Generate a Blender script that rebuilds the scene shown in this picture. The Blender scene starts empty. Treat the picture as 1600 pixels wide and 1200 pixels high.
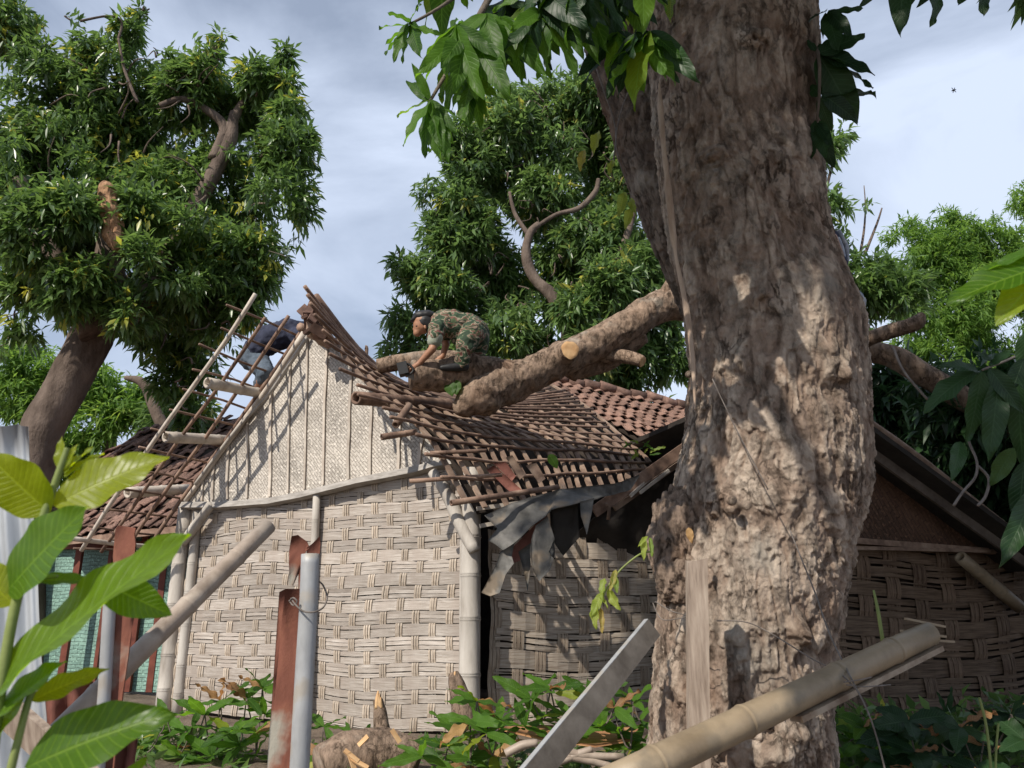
import bpy, bmesh, math, random
import numpy as np
from mathutils import Vector, Matrix
random.seed(7); rng = np.random.default_rng(7)
sc = bpy.context.scene
COL = sc.collection

# ------------------------------------------------------------------ camera
CAMZ = 0.95; PITCH = math.radians(16.3); FPX = 1250.0
cam = bpy.data.cameras.new('camera'); camo = bpy.data.objects.new('camera', cam); COL.objects.link(camo)
cam.sensor_width = 36; cam.lens = 36*FPX/1600.0
camo.location = (0, 0, CAMZ); camo.rotation_euler = (math.pi/2+PITCH, 0, 0)
cam.clip_start = 0.05; cam.clip_end = 2000
cam.dof.use_dof = True; cam.dof.focus_distance = 6.5; cam.dof.aperture_fstop = 9.0
sc.camera = camo
# ------------------------------------------------------------------ sky, sun
SUN_EL = math.radians(42); SUN_AZ = (-0.63, -0.777)     # horizontal direction towards the sun
w = bpy.data.worlds.new('World'); sc.world = w; w.use_nodes = True
nt = w.node_tree; N = nt.nodes; Lk = nt.links; N.clear()
out = N.new('ShaderNodeOutputWorld'); bg = N.new('ShaderNodeBackground')
sky = N.new('ShaderNodeTexSky'); sky.sky_type = 'NISHITA'; sky.sun_disc = False
sky.sun_elevation = SUN_EL
sky.sun_rotation = math.atan2(SUN_AZ[0], SUN_AZ[1])
sky.air_density = 1.0; sky.dust_density = 0.6; sky.ozone_density = 1.5
tc = N.new('ShaderNodeTexCoord'); mp = N.new('ShaderNodeMapping'); mp.inputs['Scale'].default_value = (1.0, 1.3, 3.2)
mp.inputs['Rotation'].default_value = (0.1, 0.25, 0.5)
nz = N.new('ShaderNodeTexNoise'); nz.inputs['Scale'].default_value = 1.7; nz.inputs['Detail'].default_value = 7; nz.inputs['Roughness'].default_value = 0.55
nz.inputs['Distortion'].default_value = 0.5
rp = N.new('ShaderNodeValToRGB'); rp.color_ramp.elements[0].position = 0.32; rp.color_ramp.elements[1].position = 0.62
rp.color_ramp.elements[0].color = (0.38,)*3+(1,); rp.color_ramp.elements[1].color = (1.0,)*3+(1,)
mx = N.new('ShaderNodeMix'); mx.data_type = 'RGBA'; mx.inputs[7].default_value = (7.8, 8.9, 11.0, 1)
Lk.new(tc.outputs['Generated'], mp.inputs['Vector']); Lk.new(mp.outputs[0], nz.inputs['Vector']); sx = N.new('ShaderNodeSeparateXYZ'); Lk.new(tc.outputs['Generated'], sx.inputs[0])
b1 = N.new('ShaderNodeMath'); b1.operation = 'MULTIPLY_ADD'; b1.inputs[1].default_value = 0.20; Lk.new(sx.outputs[0], b1.inputs[0]); Lk.new(nz.outputs['Fac'], b1.inputs[2])
b2 = N.new('ShaderNodeMath'); b2.operation = 'MULTIPLY_ADD'; b2.inputs[1].default_value = -0.36; Lk.new(sx.outputs[2], b2.inputs[0]); Lk.new(b1.outputs[0], b2.inputs[2])
b3 = N.new('ShaderNodeMath'); b3.operation = 'ADD'; b3.inputs[1].default_value = 0.145; Lk.new(b2.outputs[0], b3.inputs[0]); Lk.new(b3.outputs[0], rp.inputs[0])
Lk.new(rp.outputs[0], mx.inputs[0]); Lk.new(sky.outputs[0], mx.inputs[6]); Lk.new(mx.outputs[2], bg.inputs[0])
bg.inputs[1].default_value = 0.095; Lk.new(bg.outputs[0], out.inputs[0])
sl = bpy.data.lights.new('sun', 'SUN'); sl.energy = 5.0; sl.angle = math.radians(0.55); sl.color = (1.0, 0.93, 0.82)
so = bpy.data.objects.new('sun', sl); COL.objects.link(so)
LS = Vector((SUN_AZ[0]*math.cos(SUN_EL), SUN_AZ[1]*math.cos(SUN_EL), math.sin(SUN_EL))).normalized()
so.rotation_euler = LS.to_track_quat('Z', 'Y').to_euler(); so.location = (-5, -5, 12)
sc.view_settings.view_transform = 'Standard'; sc.view_settings.look = 'None'
sc.view_settings.exposure = 0.0; sc.view_settings.gamma = 1.0
sc.view_settings.use_curve_mapping = False

# ------------------------------------------------------------------ measuring helpers
CP, SP = math.cos(PITCH), math.sin(PITCH)
def ray(px, py):
    rx = (px-800)/FPX; uy = -(py-600)/FPX
    return Vector((rx, CP-uy*SP, SP+uy*CP))
C0 = Vector((0, 0, CAMZ))
def P(px, py, D):
    d = ray(px, py); return C0 + d*(D/d.y)
def PPL(px, py, p0, n):
    d = ray(px, py); return C0 + d*((p0-C0).dot(n)/d.dot(n))
# ------------------------------------------------------------------ numpy noise
def _h(ix, iy, iz):
    h = (ix.astype(np.int64)*374761393 + iy.astype(np.int64)*668265263 + iz.astype(np.int64)*1274126177) & 0xffffffff
    h = ((h ^ (h >> 13))*1103515245) & 0xffffffff
    h = ((h ^ (h >> 16))*362437 + 12345) & 0xffffffff
    return ((h ^ (h >> 11)) & 0xffff)/65535.0
def vn(p):
    i = np.floor(p); f = p-i; f = f*f*(3-2*f); i = i.astype(np.int64); r = 0
    for a in (0, 1):
        for b in (0, 1):
            for c in (0, 1):
                wgt = (f[:, 0] if a else 1-f[:, 0])*(f[:, 1] if b else 1-f[:, 1])*(f[:, 2] if c else 1-f[:, 2])
                r = r + wgt*_h(i[:, 0]+a, i[:, 1]+b, i[:, 2]+c)
    return r*2-1
def fbm(p, o=4, g=0.5):
    r = 0; a = 1; t = 0
    for k in range(o):
        r = r + a*vn(p*(2.03**k)+k*17.3); t += a; a *= g
    return r/t
def ridged(p, o=4):
    r = 0; a = 1; t = 0
    for k in range(o):
        r = r + a*(1-2*np.abs(vn(p*(2.07**k)+k*9.1))); t += a; a *= 0.5
    return r/t
# ------------------------------------------------------------------ materials
def newmat(name):
    m = bpy.data.materials.new(name); m.use_nodes = True; nt = m.node_tree; nt.nodes.clear()
    o = nt.nodes.new('ShaderNodeOutputMaterial'); b = nt.nodes.new('ShaderNodeBsdfPrincipled')
    nt.links.new(b.outputs[0], o.inputs[0]); return m, nt, b, o
def rampnode(nt, cols, interp='LINEAR'):
    r = nt.nodes.new('ShaderNodeValToRGB'); e = r.color_ramp.elements; r.color_ramp.interpolation = interp
    while len(e) < len(cols): e.new(0.5)
    for i, (p, c) in enumerate(cols): e[i].position = p; e[i].color = tuple(c)+(1,)
    return r
def mat(name, cols, scale=4, stretch=(1, 1, 1), rough=0.8, bump=0.3, bscale=None, bdist=0.01, detail=6, metal=0, spec=0.3,
        objrand=0.0, patch=None, patchscale=2.0, patchpos=(0.52, 0.62), attr=None, interp='LINEAR', rotation=(0, 0, 0), dist=0.0):
    m, nt, b, o = newmat(name); n = nt.nodes; L = nt.links
    t = n.new('ShaderNodeTexCoord'); mpn = n.new('ShaderNodeMapping'); mpn.inputs['Scale'].default_value = stretch
    mpn.inputs['Rotation'].default_value = rotation
    L.new(t.outputs['Object'], mpn.inputs[0])
    vec = mpn.outputs[0]
    oi = n.new('ShaderNodeObjectInfo')
    nz = n.new('ShaderNodeTexNoise'); nz.inputs['Scale'].default_value = scale; nz.inputs['Detail'].default_value = detail
    nz.inputs['Roughness'].default_value = 0.6; nz.inputs['Distortion'].default_value = dist
    if objrand:
        ad = n.new('ShaderNodeVectorMath'); ad.operation = 'ADD'; ml = n.new('ShaderNodeVectorMath'); ml.operation = 'SCALE'
        cx = n.new('ShaderNodeCombineXYZ')
        for k in range(3): L.new(oi.outputs['Random'], cx.inputs[k])
        L.new(cx.outputs[0], ml.inputs[0]); ml.inputs['Scale'].default_value = 37.0
        L.new(vec, ad.inputs[0]); L.new(ml.outputs[0], ad.inputs[1]); vec = ad.outputs[0]
    L.new(vec, nz.inputs['Vector'])
    r = rampnode(nt, cols, interp); L.new(nz.outputs['Fac'], r.inputs[0]); c = r.outputs[0]
    if patch:
        pn = n.new('ShaderNodeTexNoise'); pn.inputs['Scale'].default_value = patchscale; pn.inputs['Detail'].default_value = 5
        L.new(t.outputs['Object'], pn.inputs['Vector'])
        pr = n.new('ShaderNodeMapRange'); pr.inputs[1].default_value = patchpos[0]; pr.inputs[2].default_value = patchpos[1]
        L.new(pn.outputs['Fac'], pr.inputs[0])
        mm = n.new('ShaderNodeMix'); mm.data_type = 'RGBA'; L.new(pr.outputs[0], mm.inputs[0]); L.new(c, mm.inputs[6]); mm.inputs[7].default_value = tuple(patch)+(1,)
        c = mm.outputs[2]
    if objrand or attr:
        hs = n.new('ShaderNodeHueSaturation'); mr = n.new('ShaderNodeMapRange')
        mr.inputs[3].default_value = 1-(objrand or 0.25); mr.inputs[4].default_value = 1+(objrand or 0.25)
        if attr:
            at = n.new('ShaderNodeAttribute'); at.attribute_name = attr; L.new(at.outputs['Fac'], mr.inputs[0])
        else: L.new(oi.outputs['Random'], mr.inputs[0])
        L.new(mr.outputs[0], hs.inputs['Value']); L.new(c, hs.inputs['Color']); c = hs.outputs[0]
    L.new(c, b.inputs['Base Color'])
    b.inputs['Roughness'].default_value = rough; b.inputs['Metallic'].default_value = metal; b.inputs['Specular IOR Level'].default_value = spec
    if bump:
        bz = n.new('ShaderNodeTexNoise'); bz.inputs['Scale'].default_value = bscale or scale*3; bz.inputs['Detail'].default_value = 8; bz.inputs['Roughness'].default_value = 0.65
        L.new(vec, bz.inputs['Vector'])
        bp = n.new('ShaderNodeBump'); bp.inputs['Strength'].default_value = bump; bp.inputs['Distance'].default_value = bdist
        L.new(bz.outputs['Fac'], bp.inputs['Height']); L.new(bp.outputs[0], b.inputs['Normal'])
    return m
def leafmat(name, c0, c1, c2, trans=0.5, rough=0.4, veins=False, gloss=0.5):
    m, nt, b, o = newmat(name); n = nt.nodes; L = nt.links
    if veins: src = n.new('ShaderNodeObjectInfo').outputs['Random']
    else:
        at = n.new('ShaderNodeAttribute'); at.attribute_name = 'rnd'; src = at.outputs['Fac']
    r = rampnode(nt, [(0.0, c0), (0.75, c1), (0.93, c1), (1.0, c2)]); L.new(src, r.inputs[0]); c = r.outputs[0]
    if veins:
        uv = n.new('ShaderNodeUVMap'); uv.uv_map = 'leaf'
        sx = n.new('ShaderNodeSeparateXYZ'); L.new(uv.outputs[0], sx.inputs[0])
        ab = n.new('ShaderNodeMath'); ab.operation = 'ABSOLUTE'; L.new(sx.outputs[1], ab.inputs[0])
        s1 = n.new('ShaderNodeMath'); s1.operation = 'MULTIPLY_ADD'; s1.inputs[1].default_value = -0.16; L.new(ab.outputs[0], s1.inputs[0]); L.new(sx.outputs[0], s1.inputs[2])
        s2 = n.new('ShaderNodeMath'); s2.operation = 'MULTIPLY'; s2.inputs[1].default_value = 14*math.pi*2; L.new(s1.outputs[0], s2.inputs[0])
        s3 = n.new('ShaderNodeMath'); s3.operation = 'COSINE'; L.new(s2.outputs[0], s3.inputs[0])
        mr = n.new('ShaderNodeMapRange'); mr.inputs[1].default_value = 0.55; mr.inputs[2].default_value = 1.0; L.new(s3.outputs[0], mr.inputs[0])
        mid = n.new('ShaderNodeMapRange'); mid.inputs[1].default_value = 0.07; mid.inputs[2].default_value = 0.03; L.new(ab.outputs[0], mid.inputs[0])
        mxx = n.new('ShaderNodeMath'); mxx.operation = 'MAXIMUM'; L.new(mid.outputs[0], mxx.inputs[0])
        hf = n.new('ShaderNodeMath'); hf.operation = 'MULTIPLY'; hf.inputs[1].default_value = 0.6; L.new(mr.outputs[0], hf.inputs[0]); L.new(hf.outputs[0], mxx.inputs[1])
        mc = n.new('ShaderNodeMix'); mc.data_type = 'RGBA'; L.new(c, mc.inputs[6]); mc.inputs[7].default_value = tuple(min(1, x*1.5+0.02) for x in c1)+(1,)
        mf = n.new('ShaderNodeMath'); mf.operation = 'MULTIPLY'; mf.inputs[1].default_value = 0.55; L.new(mxx.outputs[0], mf.inputs[0]); L.new(mf.outputs[0], mc.inputs[0]); c = mc.outputs[2]
        tco = n.new('ShaderNodeTexCoord'); bn = n.new('ShaderNodeTexNoise'); bn.inputs['Scale'].default_value = 22; bn.inputs['Detail'].default_value = 4
        L.new(tco.outputs['Object'], bn.inputs['Vector'])
        hs = n.new('ShaderNodeHueSaturation'); mrr = n.new('ShaderNodeMapRange'); mrr.inputs[3].default_value = 0.78; mrr.inputs[4].default_value = 1.22
        L.new(bn.outputs['Fac'], mrr.inputs[0]); L.new(mrr.outputs[0], hs.inputs['Value']); L.new(c, hs.inputs['Color']); c = hs.outputs[0]
        bp = n.new('ShaderNodeBump'); bp.inputs['Strength'].default_value = 0.5; bp.inputs['Distance'].default_value = 0.002; bp.invert = True
        L.new(mxx.outputs[0], bp.inputs['Height']); L.new(bp.outputs[0], b.inputs['Normal'])
    L.new(c, b.inputs['Base Color']); b.inputs['Roughness'].default_value = rough; b.inputs['Specular IOR Level'].default_value = gloss
    tr = n.new('ShaderNodeBsdfTranslucent'); hs2 = n.new('ShaderNodeHueSaturation'); hs2.inputs['Hue'].default_value = 0.485; hs2.inputs['Value'].default_value = 2.3; hs2.inputs['Saturation'].default_value = 1.08
    L.new(c, hs2.inputs['Color']); L.new(hs2.outputs[0], tr.inputs[0])
    ms = n.new('ShaderNodeMixShader'); ms.inputs[0].default_value = trans; L.new(b.outputs[0], ms.inputs[1]); L.new(tr.outputs[0], ms.inputs[2]); L.new(ms.outputs[0], o.inputs[0])
    return m

M = {}
M['ground'] = mat('earth', [(0.3, (.10, .075, .055)), (0.7, (.22, .17, .13))], 3, rough=1, bump=1, bscale=14, bdist=.05)
M['bark'] = mat('mango_bark', [(0.28, (.055, .040, .030)), (0.46, (.20, .150, .115)), (0.62, (.30, .235, .185)), (0.8, (.40, .33, .27))], 7, (1, 1, .38), .95, 1.0, 22, .022, 9, spec=.12,
                patch=(.44, .38, .31), patchscale=5, patchpos=(.60, .70))
M['bark2'] = mat('log_bark', [(0.3, (.10, .075, .055)), (0.5, (.24, .185, .14)), (0.75, (.42, .34, .26))], 9, (1, 1, 1), .95, 1.0, 26, .03, 9, spec=.12)
M['bark3'] = mat('far_bark', [(0.3, (.07, .052, .042)), (0.7, (.22, .17, .14))], 3, (1, 1, .5), .95, 1.0, 9, .05, 8, spec=.1)
M['darkbark'] = mat('limb_bark', [(0.3, (.07, .055, .045)), (0.7, (.20, .165, .135))], 5, (1, 1, 1), .95, .8, 16, .02)
M['tornwood'] = mat('torn_wood', [(0.3, (.16, .08, .045)), (0.7, (.46, .27, .15))], 6, (3, 3, .6), .9, .8, 18, .02)
M['leafboard'] = mat('orange_board', [(0.3, (.26, .12, .055)), (0.7, (.42, .22, .11))], 4, (1, 6, 6), .8, .4)
M['peel'] = mat('peeled_wood', [(0.3, (.30, .205, .145)), (0.7, (.56, .44, .34))], 9, (2, 2, .5), .9, .8, 26, .008)
M['cutwood'] = mat('cut_wood', [(0.3, (.48, .26, .12)), (0.7, (.74, .50, .27))], 9, (1, 1, 1), .8, .6, 30, .004)
M['strip'] = mat('weathered_bamboo_strip', [(0.25, (.17, .13, .10)), (0.42, (.32, .275, .235)), (0.6, (.45, .40, .355)), (0.8, (.68, .63, .57))], 5, (1.1, 1.1, 26), .5, .5, 14, .003, 6, spec=.5, objrand=.18, patch=(.33, .275, .235), patchscale=3.2, patchpos=(.50, .72))
M['stripv'] = mat('weathered_upright_strip', [(0.25, (.18, .125, .085)), (0.45, (.37, .30, .235)), (0.75, (.60, .53, .45))], 5, (26, 26, 1.1), .6, .5, 14, .003, 6, spec=.35, objrand=.18)
M['strip2'] = mat('brown_bamboo_strip', [(0.25, (.17, .125, .09)), (0.45, (.40, .33, .265)), (0.75, (.62, .55, .465))], 4, (1.1, 1.1, 22), .6, .6, 14, .003, 6, spec=.3, objrand=.2)
M['strip2v'] = mat('brown_upright_strip', [(0.25, (.12, .08, .055)), (0.45, (.29, .225, .17)), (0.75, (.47, .40, .32))], 4, (22, 22, 1.1), .6, .6, 14, .003, 6, spec=.3, objrand=.2)
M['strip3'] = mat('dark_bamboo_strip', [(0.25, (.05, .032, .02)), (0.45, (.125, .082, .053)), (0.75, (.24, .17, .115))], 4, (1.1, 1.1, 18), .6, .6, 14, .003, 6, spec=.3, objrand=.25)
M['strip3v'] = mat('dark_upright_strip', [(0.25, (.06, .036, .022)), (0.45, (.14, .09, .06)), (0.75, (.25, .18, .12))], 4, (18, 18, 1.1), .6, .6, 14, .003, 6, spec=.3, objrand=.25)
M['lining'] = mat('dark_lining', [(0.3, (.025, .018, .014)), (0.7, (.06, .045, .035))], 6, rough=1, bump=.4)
M['post'] = mat('weathered_post', [(0.3, (.27, .235, .20)), (0.5, (.46, .42, .375)), (0.75, (.60, .56, .51))], 6, (1, 1, .25), .65, .6, 18, .006, spec=.3, objrand=.08)
M['greypost'] = mat('dark_grey_board', [(0.3, (.11, .10, .09)), (0.7, (.24, .22, .20))], 6, (1, 1, .2), .8, .6, 18, .006)
M['batten'] = mat('roof_batten', [(0.3, (.075, .045, .034)), (0.5, (.19, .12, .088)), (0.75, (.34, .235, .175))], 7, (1, 1, 1), .75, .5, 25, .005, objrand=.25)
M['rafter'] = mat('roof_rafter', [(0.3, (.11, .07, .052)), (0.5, (.25, .17, .125)), (0.75, (.40, .30, .225))], 7, (1, 1, 1), .8, .5, 25, .005, objrand=.22)
M['palebatten'] = mat('pale_batten', [(0.3, (.36, .30, .25)), (0.7, (.60, .54, .47))], 7, (1, 1, 1), .6, .4, 25, .004, objrand=.15)
M['bamboo'] = mat('dry_bamboo', [(0.3, (.18, .135, .085)), (0.5, (.28, .215, .14)), (0.75, (.36, .285, .19))], 5, (1, 1, 1), .5, .4, 30, .004, spec=.4, patch=(.20, .16, .11), patchscale=9, patchpos=(.54, .68))
M['bamboo_pink'] = mat('pale_dry_bamboo', [(0.3, (.23, .175, .135)), (0.5, (.36, .29, .235)), (0.75, (.47, .40, .33))], 5, (1, 1, 1), .5, .4, 30, .004, spec=.4, patch=(.24, .19, .15), patchscale=9, patchpos=(.54, .68))
M['node'] = mat('bamboo_node', [(0.3, (.16, .11, .075)), (0.7, (.40, .33, .25))], 12, rough=.7, bump=.3)
M['tile'] = mat('clay_tile', [(0.25, (.09, .052, .040)), (0.5, (.235, .135, .10)), (0.75, (.38, .24, .18))], 9, (1, 1, 1), .9, .5, 40, .004, objrand=.28, patch=(.13, .10, .085), patchscale=12, patchpos=(.53, .66))
M['tileold'] = mat('old_clay_tile', [(0.25, (.05, .034, .028)), (0.5, (.155, .092, .072)), (0.75, (.32, .20, .155))], 9, (1, 1, 1), .9, .5, 40, .004, objrand=.4)
M['flash'] = mat('weathered_flashing', [(0.3, (.22, .20, .18)), (0.7, (.42, .39, .36))], 8, (1, 1, 4), .7, .3, 30, .004)
M['sheet'] = mat('grey_sheet', [(0.3, (.06, .057, .053)), (0.5, (.12, .115, .107)), (0.7, (.19, .18, .168))], 6, rough=.6, bump=.5, bscale=9, bdist=.01, patch=(.22, .175, .13), patchscale=4)
M['dirtysteel'] = mat('dirty_steel', [(0.3, (.07, .058, .048)), (0.7, (.17, .15, .13))], 8, rough=.7, bump=.3)  # browner steel for the side flange, its shade put into the colour
M['zinc'] = mat('zinc', [(0.3, (.34, .36, .38)), (0.7, (.52, .54, .56))], 5, (1, 1, .4), .5, .2, 30, .003, metal=.35, spec=.5)
M['galv'] = mat('galvanised_steel', [(0.3, (.27, .275, .28)), (0.7, (.43, .435, .44))], 12, (1, 1, .5), .55, .3, 60, .002, metal=.15, spec=.4, patch=(.36, .33, .29), patchscale=9)
M['rust'] = mat('rusty_steel', [(0.3, (.09, .032, .022)), (0.5, (.20, .075, .05)), (0.75, (.34, .15, .09))], 8, (1, 1, .5), .85, .8, 30, .006, patch=(.34, .32, .27), patchscale=3.2, patchpos=(.55, .62))
M['rustred'] = mat('rusty_tin', [(0.3, (.11, .04, .03)), (0.7, (.26, .105, .08))], 6, rough=.8, bump=.5, bscale=20)
M['wood'] = mat('grey_brown_board', [(0.3, (.17, .125, .095)), (0.5, (.30, .235, .185)), (0.75, (.44, .36, .29))], 5, (9, 9, .8), .8, .5, 12, .005)
M['wire'] = mat('wire', [(0.3, (.09, .075, .065)), (0.7, (.22, .19, .17))], 30, rough=.6, bump=0)
M['redframe'] = mat('red_painted_wood', [(0.3, (.11, .03, .02)), (0.7, (.22, .065, .04))], 6, rough=.6, bump=.3)
M['black'] = mat('black_plastic', [(0.3, (.012, .012, .013)), (0.7, (.03, .03, .032))], 6, rough=.5, bump=.1)
M['darktarp'] = mat('dark_tarp', [(0.3, (.02, .017, .015)), (0.7, (.05, .042, .036))], 5, rough=.7, bump=.5, bscale=8)
M['skin'] = mat('skin', [(0.3, (.30, .145, .085)), (0.7, (.40, .21, .13))], 7, rough=.5, bump=.1, bscale=60, bdist=.002)
M['camo'] = mat('camouflage', [(0.0, (.03, .05, .03)), (0.40, (.05, .085, .045)), (0.465, (.30, .26, .19)), (0.51, (.17, .075, .06)), (0.56, (.075, .11, .055)), (0.61, (.02, .022, .018)), (0.66, (.26, .20, .15))], 9, (1, 1, 1.4), .8, .5, 16, .03, 2, interp='CONSTANT', dist=.6)
M['cuff'] = mat('pale_green_cuff', [(0.3, (.24, .27, .21)), (0.7, (.36, .38, .31))], 20, rough=.9, bump=.3)
M['navy'] = mat('navy_cloth', [(0.3, (.018, .022, .042)), (0.7, (.045, .05, .085))], 8, rough=.85, bump=.6, bscale=10, bdist=.02)
M['denim'] = mat('denim', [(0.3, (.05, .07, .095)), (0.7, (.13, .16, .20))], 8, rough=.85, bump=.5, bscale=14, bdist=.02)
M['greycloth'] = mat('grey_cloth', [(0.3, (.25, .26, .29)), (0.7, (.45, .46, .50))], 8, rough=.85, bump=.5)
M['camowhite'] = mat('white_cloth', [(0.3, (.55, .53, .50)), (0.7, (.7, .68, .65))], 8, rough=.85, bump=.3)
M['leaf_far'] = leafmat('mango_foliage', (.034, .072, .024), (.120, .205, .055), (.38, .38, .07), .36, .36, gloss=.8)
M['leaf_far2'] = leafmat('mango_foliage_grey', (.036, .078, .028), (.130, .215, .065), (.34, .34, .08), .36, .36, gloss=.8)
M['leaf_feather'] = leafmat('light_foliage', (.060, .130, .028), (.150, .255, .056), (.20, .28, .06), .45, .6, gloss=.3)
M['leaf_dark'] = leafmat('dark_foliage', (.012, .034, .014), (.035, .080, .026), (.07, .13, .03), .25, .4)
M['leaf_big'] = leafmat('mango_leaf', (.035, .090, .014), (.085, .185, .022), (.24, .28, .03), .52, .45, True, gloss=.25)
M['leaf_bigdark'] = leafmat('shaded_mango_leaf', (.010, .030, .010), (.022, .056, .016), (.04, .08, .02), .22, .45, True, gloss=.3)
M['leaf_sap'] = leafmat('sapling_leaf', (.060, .145, .010), (.125, .225, .014), (.22, .29, .03), .55, .38, True, gloss=.5)
M['leaf_wilt'] = leafmat('wilted_leaf', (.12, .20, .03), (.24, .30, .05), (.34, .24, .07), .42, .5, True)
M['leaf_brown'] = leafmat('dead_leaf', (.20, .10, .04), (.32, .18, .07), (.4, .25, .1), .3, .6, True)
M['twig'] = mat('green_stem', [(0.3, (.13, .17, .05)), (0.7, (.24, .28, .09))], 9, rough=.6, bump=.2)

def barkmat(name, inner, outer, crack, sc_=1.0, crackf=.6):
    m, nt, b, o = newmat(name); n = nt.nodes; L = nt.links
    t = n.new('ShaderNodeTexCoord'); at = n.new('ShaderNodeAttribute'); at.attribute_name = 'plate'
    dn = n.new('ShaderNodeTexNoise'); dn.inputs['Scale'].default_value = 6*sc_; dn.inputs['Detail'].default_value = 5; L.new(t.outputs['Object'], dn.inputs['Vector'])
    va = n.new('ShaderNodeVectorMath'); va.operation = 'MULTIPLY_ADD'; va.inputs[1].default_value = (.10/sc_,)*3; L.new(dn.outputs['Color'], va.inputs[0]); L.new(t.outputs['Object'], va.inputs[2])
    mp = n.new('ShaderNodeMapping'); mp.inputs['Scale'].default_value = (1, 1, .42); L.new(va.outputs[0], mp.inputs[0])
    n1 = n.new('ShaderNodeTexNoise'); n1.inputs['Scale'].default_value = 16*sc_; n1.inputs['Detail'].default_value = 9; n1.inputs['Roughness'].default_value = .68; L.new(mp.outputs[0], n1.inputs['Vector'])
    r1_ = rampnode(nt, [(.36, tuple(x*.38 for x in inner)), (.5, inner), (.64, tuple(x*1.4 for x in inner))]); L.new(n1.outputs['Fac'], r1_.inputs[0])
    r2_ = rampnode(nt, [(.36, tuple(x*.45 for x in outer)), (.5, outer), (.64, tuple(min(.8, x*1.35) for x in outer))]); L.new(n1.outputs['Fac'], r2_.inputs[0])
    mx = n.new('ShaderNodeMix'); mx.data_type = 'RGBA'; L.new(at.outputs['Fac'], mx.inputs[0]); L.new(r1_.outputs[0], mx.inputs[6]); L.new(r2_.outputs[0], mx.inputs[7])
    vo = n.new('ShaderNodeTexVoronoi'); vo.feature = 'DISTANCE_TO_EDGE'; vo.inputs['Scale'].default_value = 13*sc_; vm = n.new('ShaderNodeVectorMath'); vm.operation = 'MULTIPLY_ADD'; vm.inputs[1].default_value = (.14/sc_,)*3; L.new(n1.outputs['Color'], vm.inputs[0]); L.new(mp.outputs[0], vm.inputs[2]); L.new(vm.outputs[0], vo.inputs['Vector'])
    cr = n.new('ShaderNodeMapRange'); cr.inputs[1].default_value = .0; cr.inputs[2].default_value = .075; cr.inputs[3].default_value = 1; cr.inputs[4].default_value = 0; L.new(vo.outputs['Distance'], cr.inputs[0])
    gt = n.new('ShaderNodeTexNoise'); gt.inputs['Scale'].default_value = 4*sc_; gt.inputs['Detail'].default_value = 3; L.new(t.outputs['Object'], gt.inputs['Vector'])
    gr = n.new('ShaderNodeMapRange'); gr.inputs[1].default_value = .50; gr.inputs[2].default_value = .66; L.new(gt.outputs['Fac'], gr.inputs[0])
    ml = n.new('ShaderNodeMath'); ml.operation = 'MULTIPLY'; L.new(cr.outputs[0], ml.inputs[0]); L.new(gr.outputs[0], ml.inputs[1])
    mc = n.new('ShaderNodeMix'); mc.data_type = 'RGBA'; m8 = n.new('ShaderNodeMath'); m8.operation = 'MULTIPLY'; m8.inputs[1].default_value = crackf; L.new(ml.outputs[0], m8.inputs[0]); L.new(m8.outputs[0], mc.inputs[0]); L.new(mx.outputs[2], mc.inputs[6]); mc.inputs[7].default_value = tuple(crack)+(1,)
    # rusty and lichen stains
    sn = n.new('ShaderNodeTexNoise'); sn.inputs['Scale'].default_value = 2.6*sc_; sn.inputs['Detail'].default_value = 6; L.new(va.outputs[0], sn.inputs['Vector'])
    s1 = n.new('ShaderNodeMapRange'); s1.inputs[1].default_value = .55; s1.inputs[2].default_value = .70; s1.inputs[4].default_value = .55; L.new(sn.outputs['Fac'], s1.inputs[0])
    ms = n.new('ShaderNodeMix'); ms.data_type = 'RGBA'; L.new(s1.outputs[0], ms.inputs[0]); L.new(mc.outputs[2], ms.inputs[6]); ms.inputs[7].default_value = (.24, .145, .095, 1)
    s2_ = n.new('ShaderNodeMapRange'); s2_.inputs[1].default_value = .42; s2_.inputs[2].default_value = .30; s2_.inputs[3].default_value = 0; s2_.inputs[4].default_value = .6; L.new(sn.outputs['Fac'], s2_.inputs[0])
    ms2 = n.new('ShaderNodeMix'); ms2.data_type = 'RGBA'; L.new(s2_.outputs[0], ms2.inputs[0]); L.new(ms.outputs[2], ms2.inputs[6]); ms2.inputs[7].default_value = (.42, .385, .33, 1)
    L.new(ms2.outputs[2], b.inputs['Base Color']); b.inputs['Roughness'].default_value = .95; b.inputs['Specular IOR Level'].default_value = .1
    b1 = n.new('ShaderNodeBump'); b1.inputs['Strength'].default_value = 1; b1.inputs['Distance'].default_value = .02/sc_; b1.invert = True; L.new(ml.outputs[0], b1.inputs['Height'])
    n2 = n.new('ShaderNodeTexNoise'); n2.inputs['Scale'].default_value = 42*sc_; n2.inputs['Detail'].default_value = 8; n2.inputs['Roughness'].default_value = .7; L.new(mp.outputs[0], n2.inputs['Vector'])
    b2 = n.new('ShaderNodeBump'); b2.inputs['Strength'].default_value = 1; b2.inputs['Distance'].default_value = .022/sc_; L.new(n2.outputs['Fac'], b2.inputs['Height']); L.new(b1.outputs[0], b2.inputs['Normal']); L.new(b2.outputs[0], b.inputs['Normal'])
    return m
M['bark'] = barkmat('mango_bark', (.25, .185, .142), (.43, .35, .28), (.05, .034, .026))
M['barkd'] = barkmat('dark_mango_bark', (.12, .09, .072), (.22, .178, .145), (.03, .022, .018))  # rear stem: dark lichened bark, with crease shade also put into the colour
M['bark2'] = barkmat('log_bark', (.27, .195, .145), (.47, .37, .28), (.11, .075, .055), 1.2, .25)
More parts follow.
